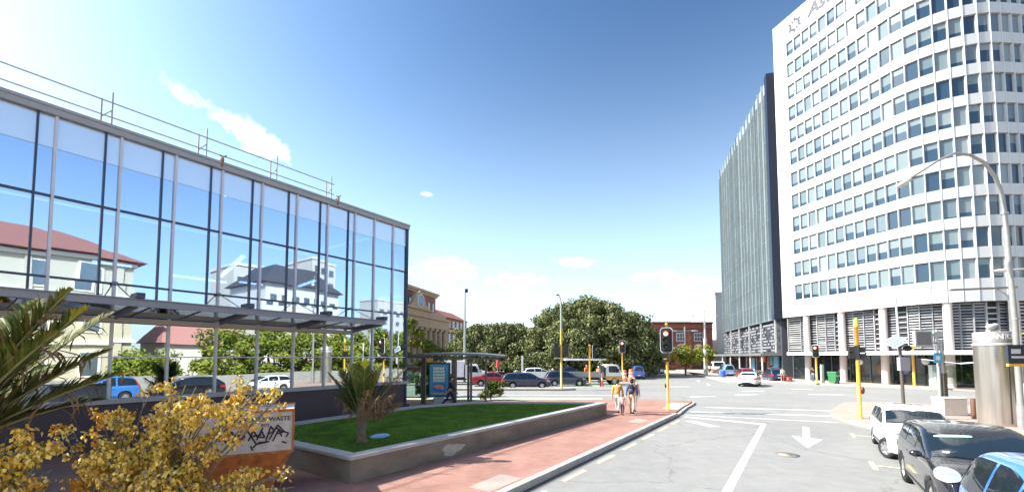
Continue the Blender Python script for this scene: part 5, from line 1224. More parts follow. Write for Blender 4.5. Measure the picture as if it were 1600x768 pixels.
INK = mat('graffiti_ink', (.025, .02, .035), .5, var=0)
text_obj('lettering', 'HAZARDOUS WASTE', .118, INK, ct, frame((-.62, -.006, 1.50), (1,0,0), (0,0,1)))
text_obj('phone_lettering', '8273', .07, mat('grey_ink', (.10, .09, .11), .5, var=0), ct, frame((-.50, -.006, 1.385), (1,0,0), (0,0,1)))
def scribble(strokes, r=.0145):
    mb = MB()
    for st in strokes:
        for a, b in zip(st, st[1:]):
            mb.bar((a[0], -.008, a[1]), (b[0], -.008, b[1]), r*2, .005, Vector((0,1,0)))
    return mb
# stroke points read off the tag: x from the right edge, z height
tagS = [[(-1.40,1.24),(-1.33,1.29),(-1.12,1.07)], [(-1.20,1.33),(-1.04,1.03),(-.92,1.34),(-1.02,1.14),(-.95,1.16)], [(-1.02,1.03),(-.86,1.20),(-.80,1.38),(-.86,1.12),(-.95,1.20)], [(-.95,1.38),(-.72,1.40),(-.80,1.30)], [(-.84,1.36),(-.64,1.02),(-.70,.96)], [(-.64,1.02),(-.42,1.06),(-.62,1.05)], [(-.64,1.10),(-.56,1.28),(-.50,1.14),(-.60,1.16)], [(-.48,1.08),(-.40,1.36),(-.34,1.26),(-.45,1.20)], [(-.42,1.10),(-.28,1.38),(-.16,1.23),(-.30,1.20)], [(-.20,1.25),(-.08,1.20),(-.13,1.12)], [(-.20,1.04),(-.11,1.00)], [(-.74,1.0),(-.70,.90)], [(-.30,1.32),(-.18,1.22)], [(-1.16,1.12),(-1.06,1.30),(-.98,1.10),(-.90,1.30)], [(-1.08,1.22),(-.90,1.24)], [(-.78,1.10),(-.70,1.30),(-.62,1.14),(-.54,1.34)], [(-.74,1.18),(-.56,1.20)], [(-.36,1.06),(-.26,1.28),(-.20,1.14)], [(-1.36,1.16),(-1.28,1.22),(-1.24,1.12)]]
scribble(tagS).build('graffiti', INK, ct)
b_ = MB(); b_.box(-2.32, -1.2, .3, .9, 1.68, 1.9); b_.build('sack', mat('sack_grey', (.35, .34, .33), .8, var=.25), ct, bevel=.08) if False else None
# ------------------------------------------------------------------ foliage
def leaf_m(name, c, rough=.75, var=.35, scale=.5, trans=True):
    if name in MATS: return MATS[name]
    m = mat(name, c, rough, 0, var=var, scale=scale, spec=.12)
    return m
def leaf_quads(C, Nrm, size, n, asp=.55, jitter=.6):
    """random small leaf faces at points C, roughly facing Nrm"""
    d = Nrm + rng.normal(0, jitter, (n, 3)); d /= np.linalg.norm(d, axis=1)[:, None]
    t = rng.normal(0, 1, (n, 3)); t -= d*np.sum(t*d, 1)[:, None]; t /= np.linalg.norm(t, axis=1)[:, None]
    b = np.cross(d, t); s = size*rng.uniform(.6, 1.3, n)[:, None]
    q = np.stack([C - t*s, C + b*s*asp, C + t*s, C - b*s*asp], 1)
    return q.reshape(-1, 3), np.arange(4*n).reshape(n, 4)
def crown(name, clumps, per, size, mats, parent, weights=None, fill=.35, jitter=.6, asp=.55, squash=.8):
    cs = np.array([c[:3] for c in clumps]); rs = np.array([c[3] for c in clumps]); n = len(cs)*per
    idx = np.repeat(np.arange(len(cs)), per)
    d = rng.normal(0, 1, (n, 3)); d /= np.linalg.norm(d, axis=1)[:, None]
    r = (1-fill*rng.random(n)**1.5)
    lump = 1 + .18*np.sin(d[:, 0]*5+idx) * np.sin(d[:, 1]*6+idx*2)
    P = cs[idx] + d*(rs[idx]*r*lump)[:, None]*np.array([1, 1, squash])
    vs, fs = leaf_quads(P, d, size, n, asp, jitter)
    k = len(mats); cm = rng.choice(k, len(cs), p=weights); lm = np.where(rng.random(n) < .62, cm[idx], rng.choice(k, n, p=weights))
    return big_mesh(name, vs, fs, mats, parent, lm)
def dome(cx, cy, z0, rx, ry, rz, n, rmin, rmax, low=-.15, wob=.12, seed=1):
    r_ = random.Random(seed); out = []
    for i in range(n):
        u = low + (1-low)*r_.random(); a = r_.uniform(0, 2*PI); q = math.sqrt(max(0, 1-u*u)); k = 1 + r_.gauss(0, wob*.5) - wob*r_.random()*.6
        if r_.random() < .18: k *= r_.uniform(.5, .9)
        out.append((cx+rx*q*math.cos(a)*k, cy+ry*q*math.sin(a)*k, max(.8, z0+rz*u*k), r_.uniform(rmin, rmax)))
    return out
def limbs(root, base, tops, r0, name='trunk', m=BARK):
    for k, tp in enumerate(tops):
        b = Vector(base); t = Vector(tp); mid = b.lerp(t, .45) + Vector((random.uniform(-.1, .1), random.uniform(-.1, .1), .12))*(t-b).length
        pts = [b, b.lerp(mid, .5) + Vector((0, 0, .05)), mid, mid.lerp(t, .5), t]
        MB().tube(pts, [r0, r0*.8, r0*.6, r0*.42, r0*.2], 8).build(name if k == 0 else 'limb', m, root)
POH = [leaf_m('grey_olive_leaf', (.155, .17, .068), var=.3), leaf_m('dark_olive_leaf', (.075, .092, .035), var=.3), leaf_m('pale_olive_leaf', (.215, .22, .095), var=.25)]
def big_tree(label, cx, cy, z0, rx, ry, rz, n, per, rr, size, seed, tw_, group=None):
    root = thing('spreading_tree', label, 'tree', (cx, cy, 0), 0, group)
    crown('crown', dome(0, 0, z0, rx, ry, rz, n, rr[0], rr[1], -.25, .09, seed), per, size, POH, root, [.45, .27, .28], fill=.5)
    crown('inner_foliage', dome(0, 0, z0, rx*.74, ry*.74, rz*.76, n//2, rr[0]*1.2, rr[1]*1.3, -.15, .1, seed+9), per//2, size*1.7, [POH[0], POH[1]], root, fill=.5)
    r_ = random.Random(seed); tops = [(rx*.62*math.cos(a+r_.uniform(-.2, .2)), ry*.62*math.sin(a), z0+rz*r_.uniform(.2, .6)) for a in [2*PI*k/tw_ for k in range(tw_)]]
    limbs(root, (0, 0, -.1), tops, .55)
    return root
big_tree('largest round topped olive green tree beyond the junction, left of brick warehouse', 11.8, 66, 2.9, 10.3, 8.2, 8.0, 430, 170, (.9, 1.55), .22, 3, 9)
big_tree('lower round olive tree in the park, directly left of the largest tree', -.5, 70, 2.6, 4.9, 5, 5.6, 180, 160, (.8, 1.25), .21, 5, 7)
big_tree('low wide olive tree in front of the station wing, far left of the park', -6.2, 73, 2.2, 4.8, 5, 5.4, 160, 160, (.8, 1.25), .21, 8, 7)
# more park trees farther back fill the gaps under the crowns
for k, (x, y, h_, r_) in enumerate([(4.5, 92, 6.2, 5.5), (-8, 96, 5.5, 5.5), (17, 86, 4.6, 3.6)]):
    root = thing('park_tree', ('distant tree seen between the two round park trees', 'distant tree behind the station side of the park', 'distant low tree beyond the blue hoarding')[k], 'tree', (x, y, 0), 0, 'trees at the back of the park')
    crown('crown', dome(0, 0, h_*.45, r_, r_, h_*.55, 60, 1.0, 1.7, -.6, .15, 20+k), 90, .34, POH, root, [.3, .5, .2], fill=.5); limbs(root, (0, 0, 0), [(.6, 0, h_*.6), (-.7, .3, h_*.55)], .25)
# small lime green street tree
LIME = [leaf_m('lime_leaf', (.27, .27, .04)), leaf_m('mid_leaf', (.10, .14, .025)), leaf_m('gold_leaf', (.30, .23, .04))]
t_ = thing('street_tree', 'small yellow green street tree in front of the brick warehouse', 'tree', (25.2, 61.5, 0))
crown('crown', [(random.gauss(0, 1.0), random.gauss(0, .8), 3.0+random.uniform(-1.3, 1.3), random.uniform(.4, .7)) for _ in range(60)], 90, .13, LIME, t_, [.45, .3, .25], fill=.6); limbs(t_, (0, 0, 0), [(.1, 0, 2.6), (.7, .2, 2.9), (-.7, -.2, 2.8)], .09)
t_ = thing('shrub', 'low green shrub at the foot of the white building far away', 'shrub', (42.6, 92, 0))
crown('foliage', dome(0, 0, 3.0, 1.8, 1.5, 1.2, 26, .5, .8, -.5, .2, 31), 60, .2, LIME, t_, [.2, .7, .1]); limbs(t_, (0, 0, 0), [(.2, 0, 2.6), (-.6, 0, 2.7)], .12)
# shrubs around the bus shelter
SHR = [leaf_m('bright_leaf', (.24, .25, .035)), leaf_m('green_leaf', (.075, .12, .022)), leaf_m('orange_leaf', (.33, .20, .05))]
t_ = thing('tall_shrub', 'tall yellow green shrub rising behind the bus shelter beside the glass corner', 'shrub', (-7.0, 31.0, 0))
crown('foliage', [(x_+.35+random.gauss(0, .25), random.gauss(0, .4), z_*1.22+random.gauss(0, .2), random.uniform(.3, .5)) for x_, z_ in [(-1.6, 1.5), (-1.2, 2.4), (-1.0, 3.2), (-.8, 3.9), (-.2, 3.5), (.2, 2.9), (.6, 2.9), (1.1, 2.7), (1.6, 2.5), (.9, 2.0), (.2, 1.8), (-.5, 1.2), (.7, 1.0), (1.5, 1.2), (-.9, 4.3)] for _ in range(3)], 120, .13, SHR, t_, [.45, .4, .15], fill=.6, asp=.35); limbs(t_, (0, 0, 0), [(-.8, 0, 3.4), (.5, 0, 2.6), (1.3, .2, 2.4)], .08)
t_ = thing('bushy_plant', 'dark green bushy plant behind the shelter, right of the poster', 'shrub', (-1.35, 27.2, 0))
crown('foliage', [(random.gauss(0, .35), random.gauss(0, .3), random.uniform(.25, 1.05), random.uniform(.2, .34)) for _ in range(22)], 70, .12, SHR, t_, [.1, .85, .05], fill=.6, asp=.3); limbs(t_, (0, 0, 0), [(.1, 0, .8), (-.3, 0, .7)], .03)
t_ = thing('bushy_plant', 'leggy dark shrub left of the poster behind the bus shelter', 'shrub', (-5.5, 27.0, 0))
crown('foliage', [(random.gauss(0, .45), random.gauss(0, .3), random.uniform(.3, 2.4), random.uniform(.22, .36)) for _ in range(34)], 70, .13, SHR, t_, [.15, .8, .05], fill=.6, asp=.3); limbs(t_, (0, 0, 0), [(.1, 0, 1.9), (-.4, 0, 1.5), (.5, .1, 1.6)], .04)
# street trees mirrored in the glass
GRN = [leaf_m('plane_leaf', (.19, .24, .04)), leaf_m('deep_plane_leaf', (.08, .12, .025)), leaf_m('fresh_leaf', (.28, .30, .06))]
for k, (s, t) in enumerate([(19.5, 14.5), (23.5, 14), (28, 14.5), (33, 14), (38, 15), (13.5, 16), (44, 16)]):
    c = W(s, t); sz = (5.2, 5.6, 5.4, 5.3, 5.8, 2.6, 6.0)[k]
    root = thing('broadleaf_tree', ('first', 'second', 'third', 'fourth', 'fifth', 'smallest, nearest', 'farthest')[k] + ' of the leafy green trees opposite the glass office', 'tree', c, 0, 'street trees mirrored in the glass')
    crown('crown', dome(0, 0, sz*.52, 2.6, 2.4, sz*.55, 60, .6, 1.1, -.9, .2, 40+k), 130, .18, GRN, root, [.4, .35, .25], fill=.6); limbs(root, (0, 0, 0), [(.3, 0, sz*.8), (-.8, .3, sz*.7), (.6, -.6, sz*.7)], .14)

# ------------------------------------------------------------------ palms
PF = [leaf_m('palm_green', (.085, .12, .028), var=.3, scale=3), leaf_m('palm_olive', (.18, .18, .045), var=.3, scale=3), leaf_m('palm_yellow', (.42, .40, .03), var=.15, scale=3), leaf_m('palm_dead', (.24, .155, .085), var=.3, scale=4)]
RACH = mat('palm_rachis', (.26, .24, .12), .6, var=.2, scale=8)
def frond(parent, base, d0, length, droop, n=46, leaf=.42, mats=(0, 1), tipy=.15, tip_m=2, up=Vector((0,0,1)), r=.022, dead=0.0, vee=.5, seed=0, start=.12, hang=0.0, plane=None, wide=.016, tip=None, arch=.12, fwd=.7):
    rr_ = random.Random(seed); d = Vector(d0).normalized(); p = Vector(base); pts = [p.copy()]; k = 14
    for i in range(k):
        d = (d + Vector((0, 0, -droop/k))).normalized(); p = p + d*(length/k); pts.append(p.copy())
    if tip is not None:
        A = Vector(base); T = Vector(tip); mid = A.lerp(T, .5) + Vector((0, 0, arch*(T-A).length)); pts = [A*(1-i/k)**2 + mid*2*(i/k)*(1-i/k) + T*(i/k)**2 for i in range(k+1)]
    MB().tube(pts, [r*(1-.8*i/k) for i in range(k+1)], 6).build('frond_stem', RACH, parent)
    vs = []; fs = []; mi = []
    for i in range(n):
        f = start + (1-start)*(i+.5)/n; x = f*k; j = min(int(x), k-1); P = pts[j].lerp(pts[j+1], x-j); dd = (pts[j+1]-pts[j]).normalized()
        side = dd.cross(up) if plane is None else Vector(plane); side = (side - dd*side.dot(dd)).normalized(); nrm = side.cross(dd).normalized()
        L_ = leaf*math.sin(PI*min(1, .18+.80*f))**.7*rr_.uniform(.8, 1.12)
        for sd in (1, -1):
            q = (side*sd*rr_.uniform(.55, .8) + dd*rr_.uniform(fwd-.15, fwd+.15) + nrm*rr_.uniform(.1, vee) + Vector((0,0,-hang))).normalized()
            w = wide*rr_.uniform(.7, 1.2); wv = q.cross(nrm).normalized()*w
            isd = rr_.random() < dead
            if isd: q = (q*.6 + Vector((rr_.gauss(0, .3), rr_.gauss(0, .3), -.7))).normalized()
            m1 = P + q*L_*.5; m2 = P + (q + Vector((0, 0, -.12-(0.3 if isd else 0)))).normalized()*L_
            o = len(vs); vs += [P-wv*.6, P+wv*.6, m1+wv, m1-wv, m2]
            fs += [(o, o+1, o+2, o+3), (o+3, o+2, o+4, o+4)]; m_ = 3 if isd else (tip_m if f > 1-tipy else rr_.choice(mats)); mi += [m_, m_]
    mb = MB()
    for f, m_ in zip(fs, mi):
        mb.cm = m_; mb.f.append(tuple(dict.fromkeys(f))); mb.sm.append(False); mb.mi.append(m_)
    mb.v = [tuple(v) for v in vs]
    return mb.build('frond', PF, parent)
pm = thing('small_palm', 'small palm with browning lower fronds growing on the raised lawn', 'palm', (-4.02, 11.45, .45))
mb = MB(); mb.lathe([(.13, 0), (.15, .05), (.12, .16), (.10, .34), (.125, .45), (.09, .62), (.05, .7)], 14); mb.build('trunk', mat('palm_trunk', (.20, .155, .12), .9, var=.4, scale=12, bump=.8, bscale=22), pm)
r_ = random.Random(2)
for k in range(14):
    a = 2*PI*k/14 + r_.uniform(-.2, .2); z = .05+.06*(k % 8); b_ = MB(); c, s_ = math.cos(a), math.sin(a)
    b_.add([(.10*c-.04*s_, .10*s_+.04*c, z), (.10*c+.04*s_, .10*s_-.04*c, z), (.17*c, .17*s_, z+.2)], [(0,1,2)]); b_.build('frond_boot', mat('frond_boot', (.27, .21, .16), .9, var=.3, scale=10), pm)
PT = [((-.98, .05, 1.88), 0, .0, .0, .26), ((-.80, .45, 1.95), 0, .03, .1, .44), ((-.60, -.25, 2.02), 0, .03, .1, .46), ((-.42, .5, 2.08), 0, .0, .12, .46), ((-.25, -.35, 2.05), 0, .0, .1, .46), ((.0, .2, 2.18), 0, .0, .1, .46), ((.10, -.15, 2.16), 0, .0, .14, .42), ((.32, .45, 2.08), 0, 0, .1, .46), ((.52, -.1, 2.02), 0, .03, .1, .44), ((.78, .3, 1.92), 0, .08, .1, .42), ((1.20, .0, 2.02), 0, .25, .16, .40), ((.95, -.3, 1.35), 1, .85, 0, .34), ((.62, -.55, 1.30), 1, .9, 0, .34), ((1.0, .3, 1.05), 1, .9, 0, .32), ((.35, -.6, 1.45), 1, .75, 0, .32), ((-.55, -.6, 1.35), 0, .35, .0, .34), ((-.75, .3, 1.4), 0, .2, .0, .36)]
for k, (tp, ms, dead, ty, lf) in enumerate(PT):
    frond(pm, (0, 0, .56), (0, 0, 1), 1, 0, 58, lf, (0, 0, 1) if ms == 0 else (3, 3, 1), ty, 2 if k in (5, 6, 10) else 1, dead=dead, seed=k, start=.22, wide=.015, tip=tp, arch=.07 if ms == 0 else .16, fwd=.95, vee=.35, r=.018)
pb = thing('large_palm', 'big palm at the left edge with long fronds reaching over the plinth', 'palm', (-6.9, 5.1, 0))
mb = MB(); mb.lathe([(.26, 0), (.22, .4), (.20, 1.0), (.24, 1.35), (.14, 1.75)], 16); mb.build('trunk', MATS['palm_trunk'], pb)
base = Vector((.0, 0, 1.55)); OFF = Vector((-6.9, 5.1, 0))
TIPS = [((-5.80, 5.5, 3.62), .10), ((-5.68, 5.6, 3.40), .06), ((-5.72, 5.3, 3.05), .12), ((-5.52, 5.8, 2.84), .10), ((-5.28, 5.9, 2.56), .10), ((-5.75, 6.0, 2.15), .14), ((-6.1, 6.4, 3.4), .1), ((-7.2, 6.4, 3.6), .1), ((-8.2, 5.6, 3.3), .15), ((-8.4, 4.4, 2.9), .2), ((-7.4, 3.6, 3.3), .2), ((-6.4, 3.7, 2.6), .2), ((-6.5, 4.6, 3.8), .08), ((-6.0, 4.6, 2.3), .16), ((-7.6, 7.0, 2.6), .16)]
for k, (tp, ar) in enumerate(TIPS):
    frond(pb, base, (0, 0, 1), 1, 0, 96, .50, (0, 1, 0, 3) if k in (0, 3, 5) else (0, 1, 1, 0), .12, 2 if k in (1, 4) else 1, dead=.05, seed=50+k, start=.06, r=.034, vee=.45, wide=.021, tip=Vector(tp)-OFF, arch=ar, fwd=.95)

# ------------------------------------------------------------------ yellow flowering shrubs in the foreground
YF = [mat('flower_gold', (.80, .52, .06), .6, var=.15, scale=20), mat('flower_yellow', (.90, .72, .20), .6, var=.12, scale=20), mat('flower_ochre', (.58, .30, .04), .6, var=.2, scale=20), leaf_m('kowhai_leaf', (.15, .18, .06), var=.3, scale=6), leaf_m('kowhai_grey', (.44, .42, .35), var=.3, scale=6)]
TWIG = mat('twig_bark', (.20, .165, .13), .85, var=.35, scale=14)
def kowhai(label, base, tips, seed, dens=1.0):
    root = thing('flowering_shrub', label, 'shrub', base); r_ = random.Random(seed); B = Vector(base)
    wood = MB(); V_ = []; F_ = []; MI = []; LV_ = []; LF = []; LMI = []
    def quad(c, t, w, l, mi, lst):
        t = Vector(t).normalized(); w_ = Vector((r_.gauss(0, 1), r_.gauss(0, 1), r_.gauss(0, 1))); s_ = (w_ - t*w_.dot(t)).normalized()*w
        vs, fs, ms = lst; o = len(vs); c = Vector(c); vs += [c, c+t*l*.45+s_, c+t*l, c+t*l*.45-s_]; fs.append((o, o+1, o+2, o+3)); ms.append(mi)
    for tp in tips:
        T = Vector(tp)-B; b0 = Vector((r_.gauss(0, .14), r_.gauss(0, .10), 0)); mid = b0.lerp(T, .5) + Vector((r_.gauss(0, .08), r_.gauss(0, .08), .16*T.length*.5))
        pts = []
        for i in range(9):
            f = i/8; pts.append(b0*(1-f)**2 + mid*2*f*(1-f) + T*f*f + Vector((r_.gauss(0, .018), r_.gauss(0, .018), r_.gauss(0, .018)))*f)
        wood.tube(pts, [.016*(1-.75*i/8)+.003 for i in range(9)], 5, False)
        for i in range(int(13*dens)):
            f = r_.uniform(.22, 1.0); x = f*8; j = min(7, int(x)); P = pts[j].lerp(pts[j+1], x-j); ax = (pts[j+1]-pts[j]).normalized()
            d = (ax*.6 + Vector((r_.gauss(0, .7), r_.gauss(0, .7), r_.gauss(.25, .5)))).normalized(); L_ = r_.uniform(.12, .36)
            e = P + d*L_; wood.tube([P, P.lerp(e, .5)+Vector((0,0,.015)), e], [.005, .004, .002], 4, False)
            for q in range(r_.randint(1, 3)):
                c = P.lerp(e, r_.uniform(.45, 1.05)); nfl = r_.randint(8, 14)
                tone = r_.choice([0, 0, 1, 1, 2])
                for _ in range(nfl):
                    cc = c + Vector((r_.gauss(0, .045), r_.gauss(0, .045), r_.gauss(-.02, .04))); dn = Vector((r_.gauss(0, .5), r_.gauss(0, .5), -1))
                    for _p in range(3): quad(cc, dn+Vector((r_.gauss(0, .35), r_.gauss(0, .35), 0)), r_.uniform(.013, .022), r_.uniform(.045, .075), tone if r_.random() < .6 else r_.choice([0, 1, 2]), (V_, F_, MI))
            for _ in range(r_.randint(5, 12)):
                c = P.lerp(e, r_.uniform(.1, 1.2)); quad(c, (r_.gauss(0, 1), r_.gauss(0, 1), r_.gauss(.3, .6)), .008, r_.uniform(.04, .085), r_.choice([3, 4, 4]), (LV_, LF, LMI))
    wood.build('branches', TWIG, root)
    for nm, vs, fs, ms in (('flowers', V_, F_, MI), ('leaves', LV_, LF, LMI)):
        mb = MB(); mb.v = [tuple(v) for v in vs]; mb.f = fs; mb.sm = [False]*len(fs); mb.mi = ms; o = mb.build(nm, YF, root)
    return root
r_ = random.Random(12)
def tipcloud(boxes):
    out = []
    for (x0, x1, y0, y1, z0, z1, n) in boxes:
        for _ in range(n): out.append((r_.uniform(x0, x1), r_.uniform(y0, y1), r_.uniform(z0, z1)))
    return out
kowhai('large sprawling yellow flowered shrub in front of the waste skip', (-5.2, 5.9, 0.1), tipcloud([(-5.8, -5.2, 5.6, 6.3, 1.6, 2.0, 7), (-5.4, -4.4, 5.6, 6.5, 1.7, 2.2, 16), (-4.7, -3.9, 5.7, 6.3, 1.95, 2.35, 10), (-4.0, -3.3, 5.8, 6.2, 2.15, 2.42, 8), (-6.0, -5.3, 5.4, 6.0, .7, 1.3, 9), (-5.4, -4.5, 5.3, 6.0, .8, 1.7, 18), (-4.6, -4.2, 5.5, 6.1, .8, 1.5, 8), (-4.4, -3.5, 5.5, 6.0, .62, .98, 10), (-3.5, -3.0, 5.7, 6.1, .85, 1.3, 8), (-6.4, -6.0, 5.6, 6.2, 1.6, 1.8, 1)]), 21, .56)
kowhai('smaller yellow flowered shrub at the lower left edge', (-6.4, 5.0, .1), tipcloud([(-6.4, -5.55, 4.9, 5.3, 1.1, 1.72, 13), (-6.8, -5.7, 4.7, 5.3, .8, 1.3, 9)]), 33, .8)
# ------------------------------------------------------------------ people (local +x = facing, feet at z=0)
SKINQ = []
def skin_obj(name, verts, edges, radii, root_i, m, parent, sub=1):
    me = bpy.data.meshes.new(name); me.from_pydata([tuple(v) for v in verts], edges, [])
    o = bpy.data.objects.new(name, me); COL.objects.link(o); o.parent = parent
    md = o.modifiers.new('Skin', 'SKIN'); md.use_smooth_shade = True; md.branch_smoothing = .3
    for i, r in enumerate(radii): me.skin_vertices[0].data[i].radius = r if isinstance(r, tuple) else (r, r)
    for i in range(len(verts)): me.skin_vertices[0].data[i].use_root = (i == root_i)
    s = o.modifiers.new('Sub', 'SUBSURF'); s.levels = sub; s.render_levels = sub
    SKINQ.append((o, m)); return o
def person(label, loc, rz, H=1.68, stride=.0, arm=.0, top=None, legs=None, hair=None, shoe=BLACK, short_sleeve=False, bare_legs=False, skirt=False, lean=.0, group=None, bag=None, back_arm_bend=.2, skin_m=SKIN, cap=None, hold=None):
    k = H/1.72
    root = thing('person', label, 'person', loc, rz, group)
    S = lambda x, y, z: Vector((x, y, z))*k
    ln = lean
    pel = S(0, 0, .93); spine = S(.01+ln*.12, 0, 1.10); chest = S(.015+ln*.3, 0, 1.29); neck = S(.02+ln*.45, 0, 1.47); head0 = S(.045+ln*.5, 0, 1.565); head1 = S(.05+ln*.52, 0, 1.655)
    J = {}
    for sd, st in ((1, stride), (-1, -stride)):
        hip = S(0, .095*sd, .90); knee = S(st*.50+ (.06 if st < 0 else .03), .10*sd, .49); ank = S(st*1.0 - (.10 if st < 0 else 0), .095*sd, .085 + (.07 if st < -.1 else 0))
        toe = ank + S(.15, .015*sd, -.055 - (.05 if st < -.1 else 0))
        sh = S(.01+ln*.38, .175*sd, 1.40); a = -st*arm if arm else -st*.8; b = back_arm_bend
        if hold == sd: el = sh + S(.05, .05*sd, -.28); wr_ = el + S(.22, -.04*sd, .02)
        else: el = sh + S(a*.45, .055*sd, -.285); wr_ = el + S(a*.4+b*.25, .01*sd, -.245)
        J[sd] = (hip, knee, ank, toe, sh, el, wr_)
    V = [pel, spine, chest, neck, head0, head1]; E = [(0,1),(1,2),(2,3),(3,4),(4,5)]
    Rr = [(.125*k,.105*k),(.115*k,.09*k),(.135*k,.10*k),.052*k,.085*k,.085*k]
    V += [S(.135+ln*.5, 0, 1.575)]; E.append((4, len(V)-1)); Rr.append(.022*k)         # nose
    for sd in (1, -1):
        V.append(S(.04+ln*.5, .105*sd, 1.585)); E.append((4, len(V)-1)); Rr.append(.022*k)     # ears
    for sd in (1, -1):
        hip, knee, ank, toe, sh, el, wr_ = J[sd]; i = len(V)
        V += [hip, knee, ank, toe]; E += [(0,i),(i,i+1),(i+1,i+2),(i+2,i+3)]; Rr += [.085*k,.055*k,.036*k,.032*k]
        i = len(V); d = (wr_-el).normalized(); palm = wr_ + d*.07*k
        V += [sh, el, wr_, palm]; E += [(2,i),(i,i+1),(i+1,i+2),(i+2,i+3)]; Rr += [.058*k,.040*k,.027*k,(.034*k,.018*k)]
        pi_ = len(V)-1; f = Vector((1, 0, 0)); f = (f - d*f.dot(d)).normalized()
        for q, (o_, l_) in enumerate(((-.03, .065), (-.01, .08), (.01, .075), (.03, .058))):
            V += [palm + f*o_*k + d*.035*k, palm + f*o_*k*1.15 + d*l_*k + Vector((0, -sd*.012*k, 0)), palm + f*o_*k*1.1 + d*(l_+.03)*k + Vector((0, -sd*.03*k, 0))]; j = len(V)-3; E += [(pi_, j), (j, j+1), (j+1, j+2)]; Rr += [.0095*k, .009*k, .008*k]
        V += [wr_ + d*.03*k + f*.035*k, wr_ + d*.07*k + f*.06*k]; j = len(V)-2; E += [(i+2, j), (j, j+1)]; Rr += [.012*k, .010*k]
    skin_obj('body', V, E, Rr, 0, skin_m, root)
    # eyes and mouth
    for sd in (1, -1):
        b_ = MB(); b_.ell(S(.124+ln*.5, .032*sd, 1.60), (.008*k, .012*k, .008*k), 8, 6); b_.build('eye', BLACK, root)
    b_ = MB(); b_.ell(S(.121+ln*.5, 0, 1.525), (.008*k, .024*k, .006*k), 8, 6); b_.build('mouth', mat('lips', (.4, .14, .11), .5, var=0), root)
    # top
    V = [pel+S(0,0,.03), spine, chest, chest.lerp(neck, .75)]; E = [(0,1),(1,2),(2,3)]; Rr = [(.158*k,.128*k),(.142*k,.114*k),(.162*k,.122*k),(.085*k,.075*k)]
    for sd in (1, -1):
        sh, el, wr_ = J[sd][4:]; i = len(V); V += [sh, el] if not short_sleeve else [sh, sh.lerp(el, .75)]; E += [(2,i),(i,i+1)]; Rr += [.078*k, .056*k]
        if not short_sleeve: V.append(el.lerp(wr_, .93)); E.append((i+1, i+2)); Rr.append(.042*k)
    skin_obj('top', V, E, Rr, 0, top, root)
    V = [pel+S(0,0,.05), pel-S(0,0,.03)]; E = [(0,1)]; Rr = [(.140*k,.118*k), (.145*k,.122*k)]
    for sd in (1, -1):
        hip, knee, ank = J[sd][:3]; i = len(V); kn = hip.lerp(knee, .62) if bare_legs else knee
        V += [hip-S(0,0,.04), kn]; E += [(1,i),(i,i+1)]; Rr += [.104*k, .072*k if not bare_legs else .09*k]
        if not bare_legs: V.append(knee.lerp(ank, .95)); E.append((i+1,i+2)); Rr.append(.055*k)
    skin_obj('trousers' if not bare_legs else 'shorts', V, E, Rr, 0, legs, root)
    for sd in (1, -1):
        ank, toe = J[sd][2:4]; skin_obj('shoe', [ank-S(.045,0,.02), ank.lerp(toe,.5)+S(0,0,.0), toe+S(.02,0,.0)], [(0,1),(1,2)], [.05*k,.046*k,.040*k], 0, shoe, root)
    hm = hair or mat('dark_hair', (.035, .022, .015), .6, var=.2, scale=30)
    b_ = MB(); b_.ell(head1+S(-.022,0,.0), (.105*k,.10*k,.095*k), 14, 10); b_.ell(head0+S(-.05,0,.02), (.07*k,.09*k,.10*k), 12, 8); b_.build('hair', cap or hm, root)
    if bag:
        b_ = MB(); b_.ell(chest+S(-.21,0,-.06), (.12*k,.17*k,.25*k), 14, 10); bg = b_.build('backpack', bag, root)
        b_ = MB(); b_.ell(chest+S(-.31,0,-.14), (.05*k,.12*k,.11*k), 12, 8); b_.build('pocket', mat('bag_pocket', (.10, .10, .13), .7, var=.2), bg)
        for sd in (1, -1):
            b_ = MB(); b_.tube([chest+S(-.14, .1*sd, .14), chest+S(0, .12*sd, .19), chest+S(.13, .11*sd, .08)], .022*k, 8); b_.build('strap', bag, bg)
    return root
CL = lambda n, c, v=.15: mat('cloth_'+n, c, .85, var=v, scale=14)
NAVYC, MUST, DENIM, PINK, CREAMC, TAN = CL('navy', (.022, .022, .045)), CL('mustard', (.62, .34, .06)), CL('denim', (.07, .13, .28)), CL('pink', (.68, .42, .46)), CL('cream', (.66, .58, .50)), CL('tan', (.55, .38, .26))
fam = 'family walking along the brick footpath'
hd = RU + R(2)
person('woman in a mustard jacket and pale trousers, left side of the walking family', (5.15, 20.75, 0), hd, 1.66, .17, 1, MUST, CREAMC, group=fam)
person('small child in pale top and dark leggings in front of the mustard jacket', (5.20, 20.05, 0), hd, 1.02, .12, 1, CREAMC, CL('purple', (.06, .04, .09)), mat('light_brown_hair', (.24, .12, .06), .6, var=.2), group=fam)
person('person in a blue denim jacket carrying a dark backpack on the brick footpath', (5.78, 20.5, 0), hd+R(6), 1.70, .20, 1, DENIM, TAN, group=fam, bag=CL('bag', (.02, .022, .035)))
person('person in a pink top and white trousers, right side of the walking family', (6.10, 21.3, 0), hd, 1.70, .16, 1, PINK, CL('white', (.66, .64, .62)), mat('fair_hair', (.55, .36, .28), .6, var=.2), group=fam)
person('person in dark navy clothes striding past the bus shelter poster', (-3.42, 23.35, 0), R(-5), 1.68, .36, 1, NAVYC, NAVYC, lean=.14)
wk = 'road workers by the flatbed truck'
person('road worker in bright orange jacket standing behind the flatbed truck', (8.3, 47.2, ROAD), R(-60), 2.0, .05, 1, ORANGE, DENIM, group=wk, cap=mat('helmet_orange', (.8, .16, .03), .4, var=.05))
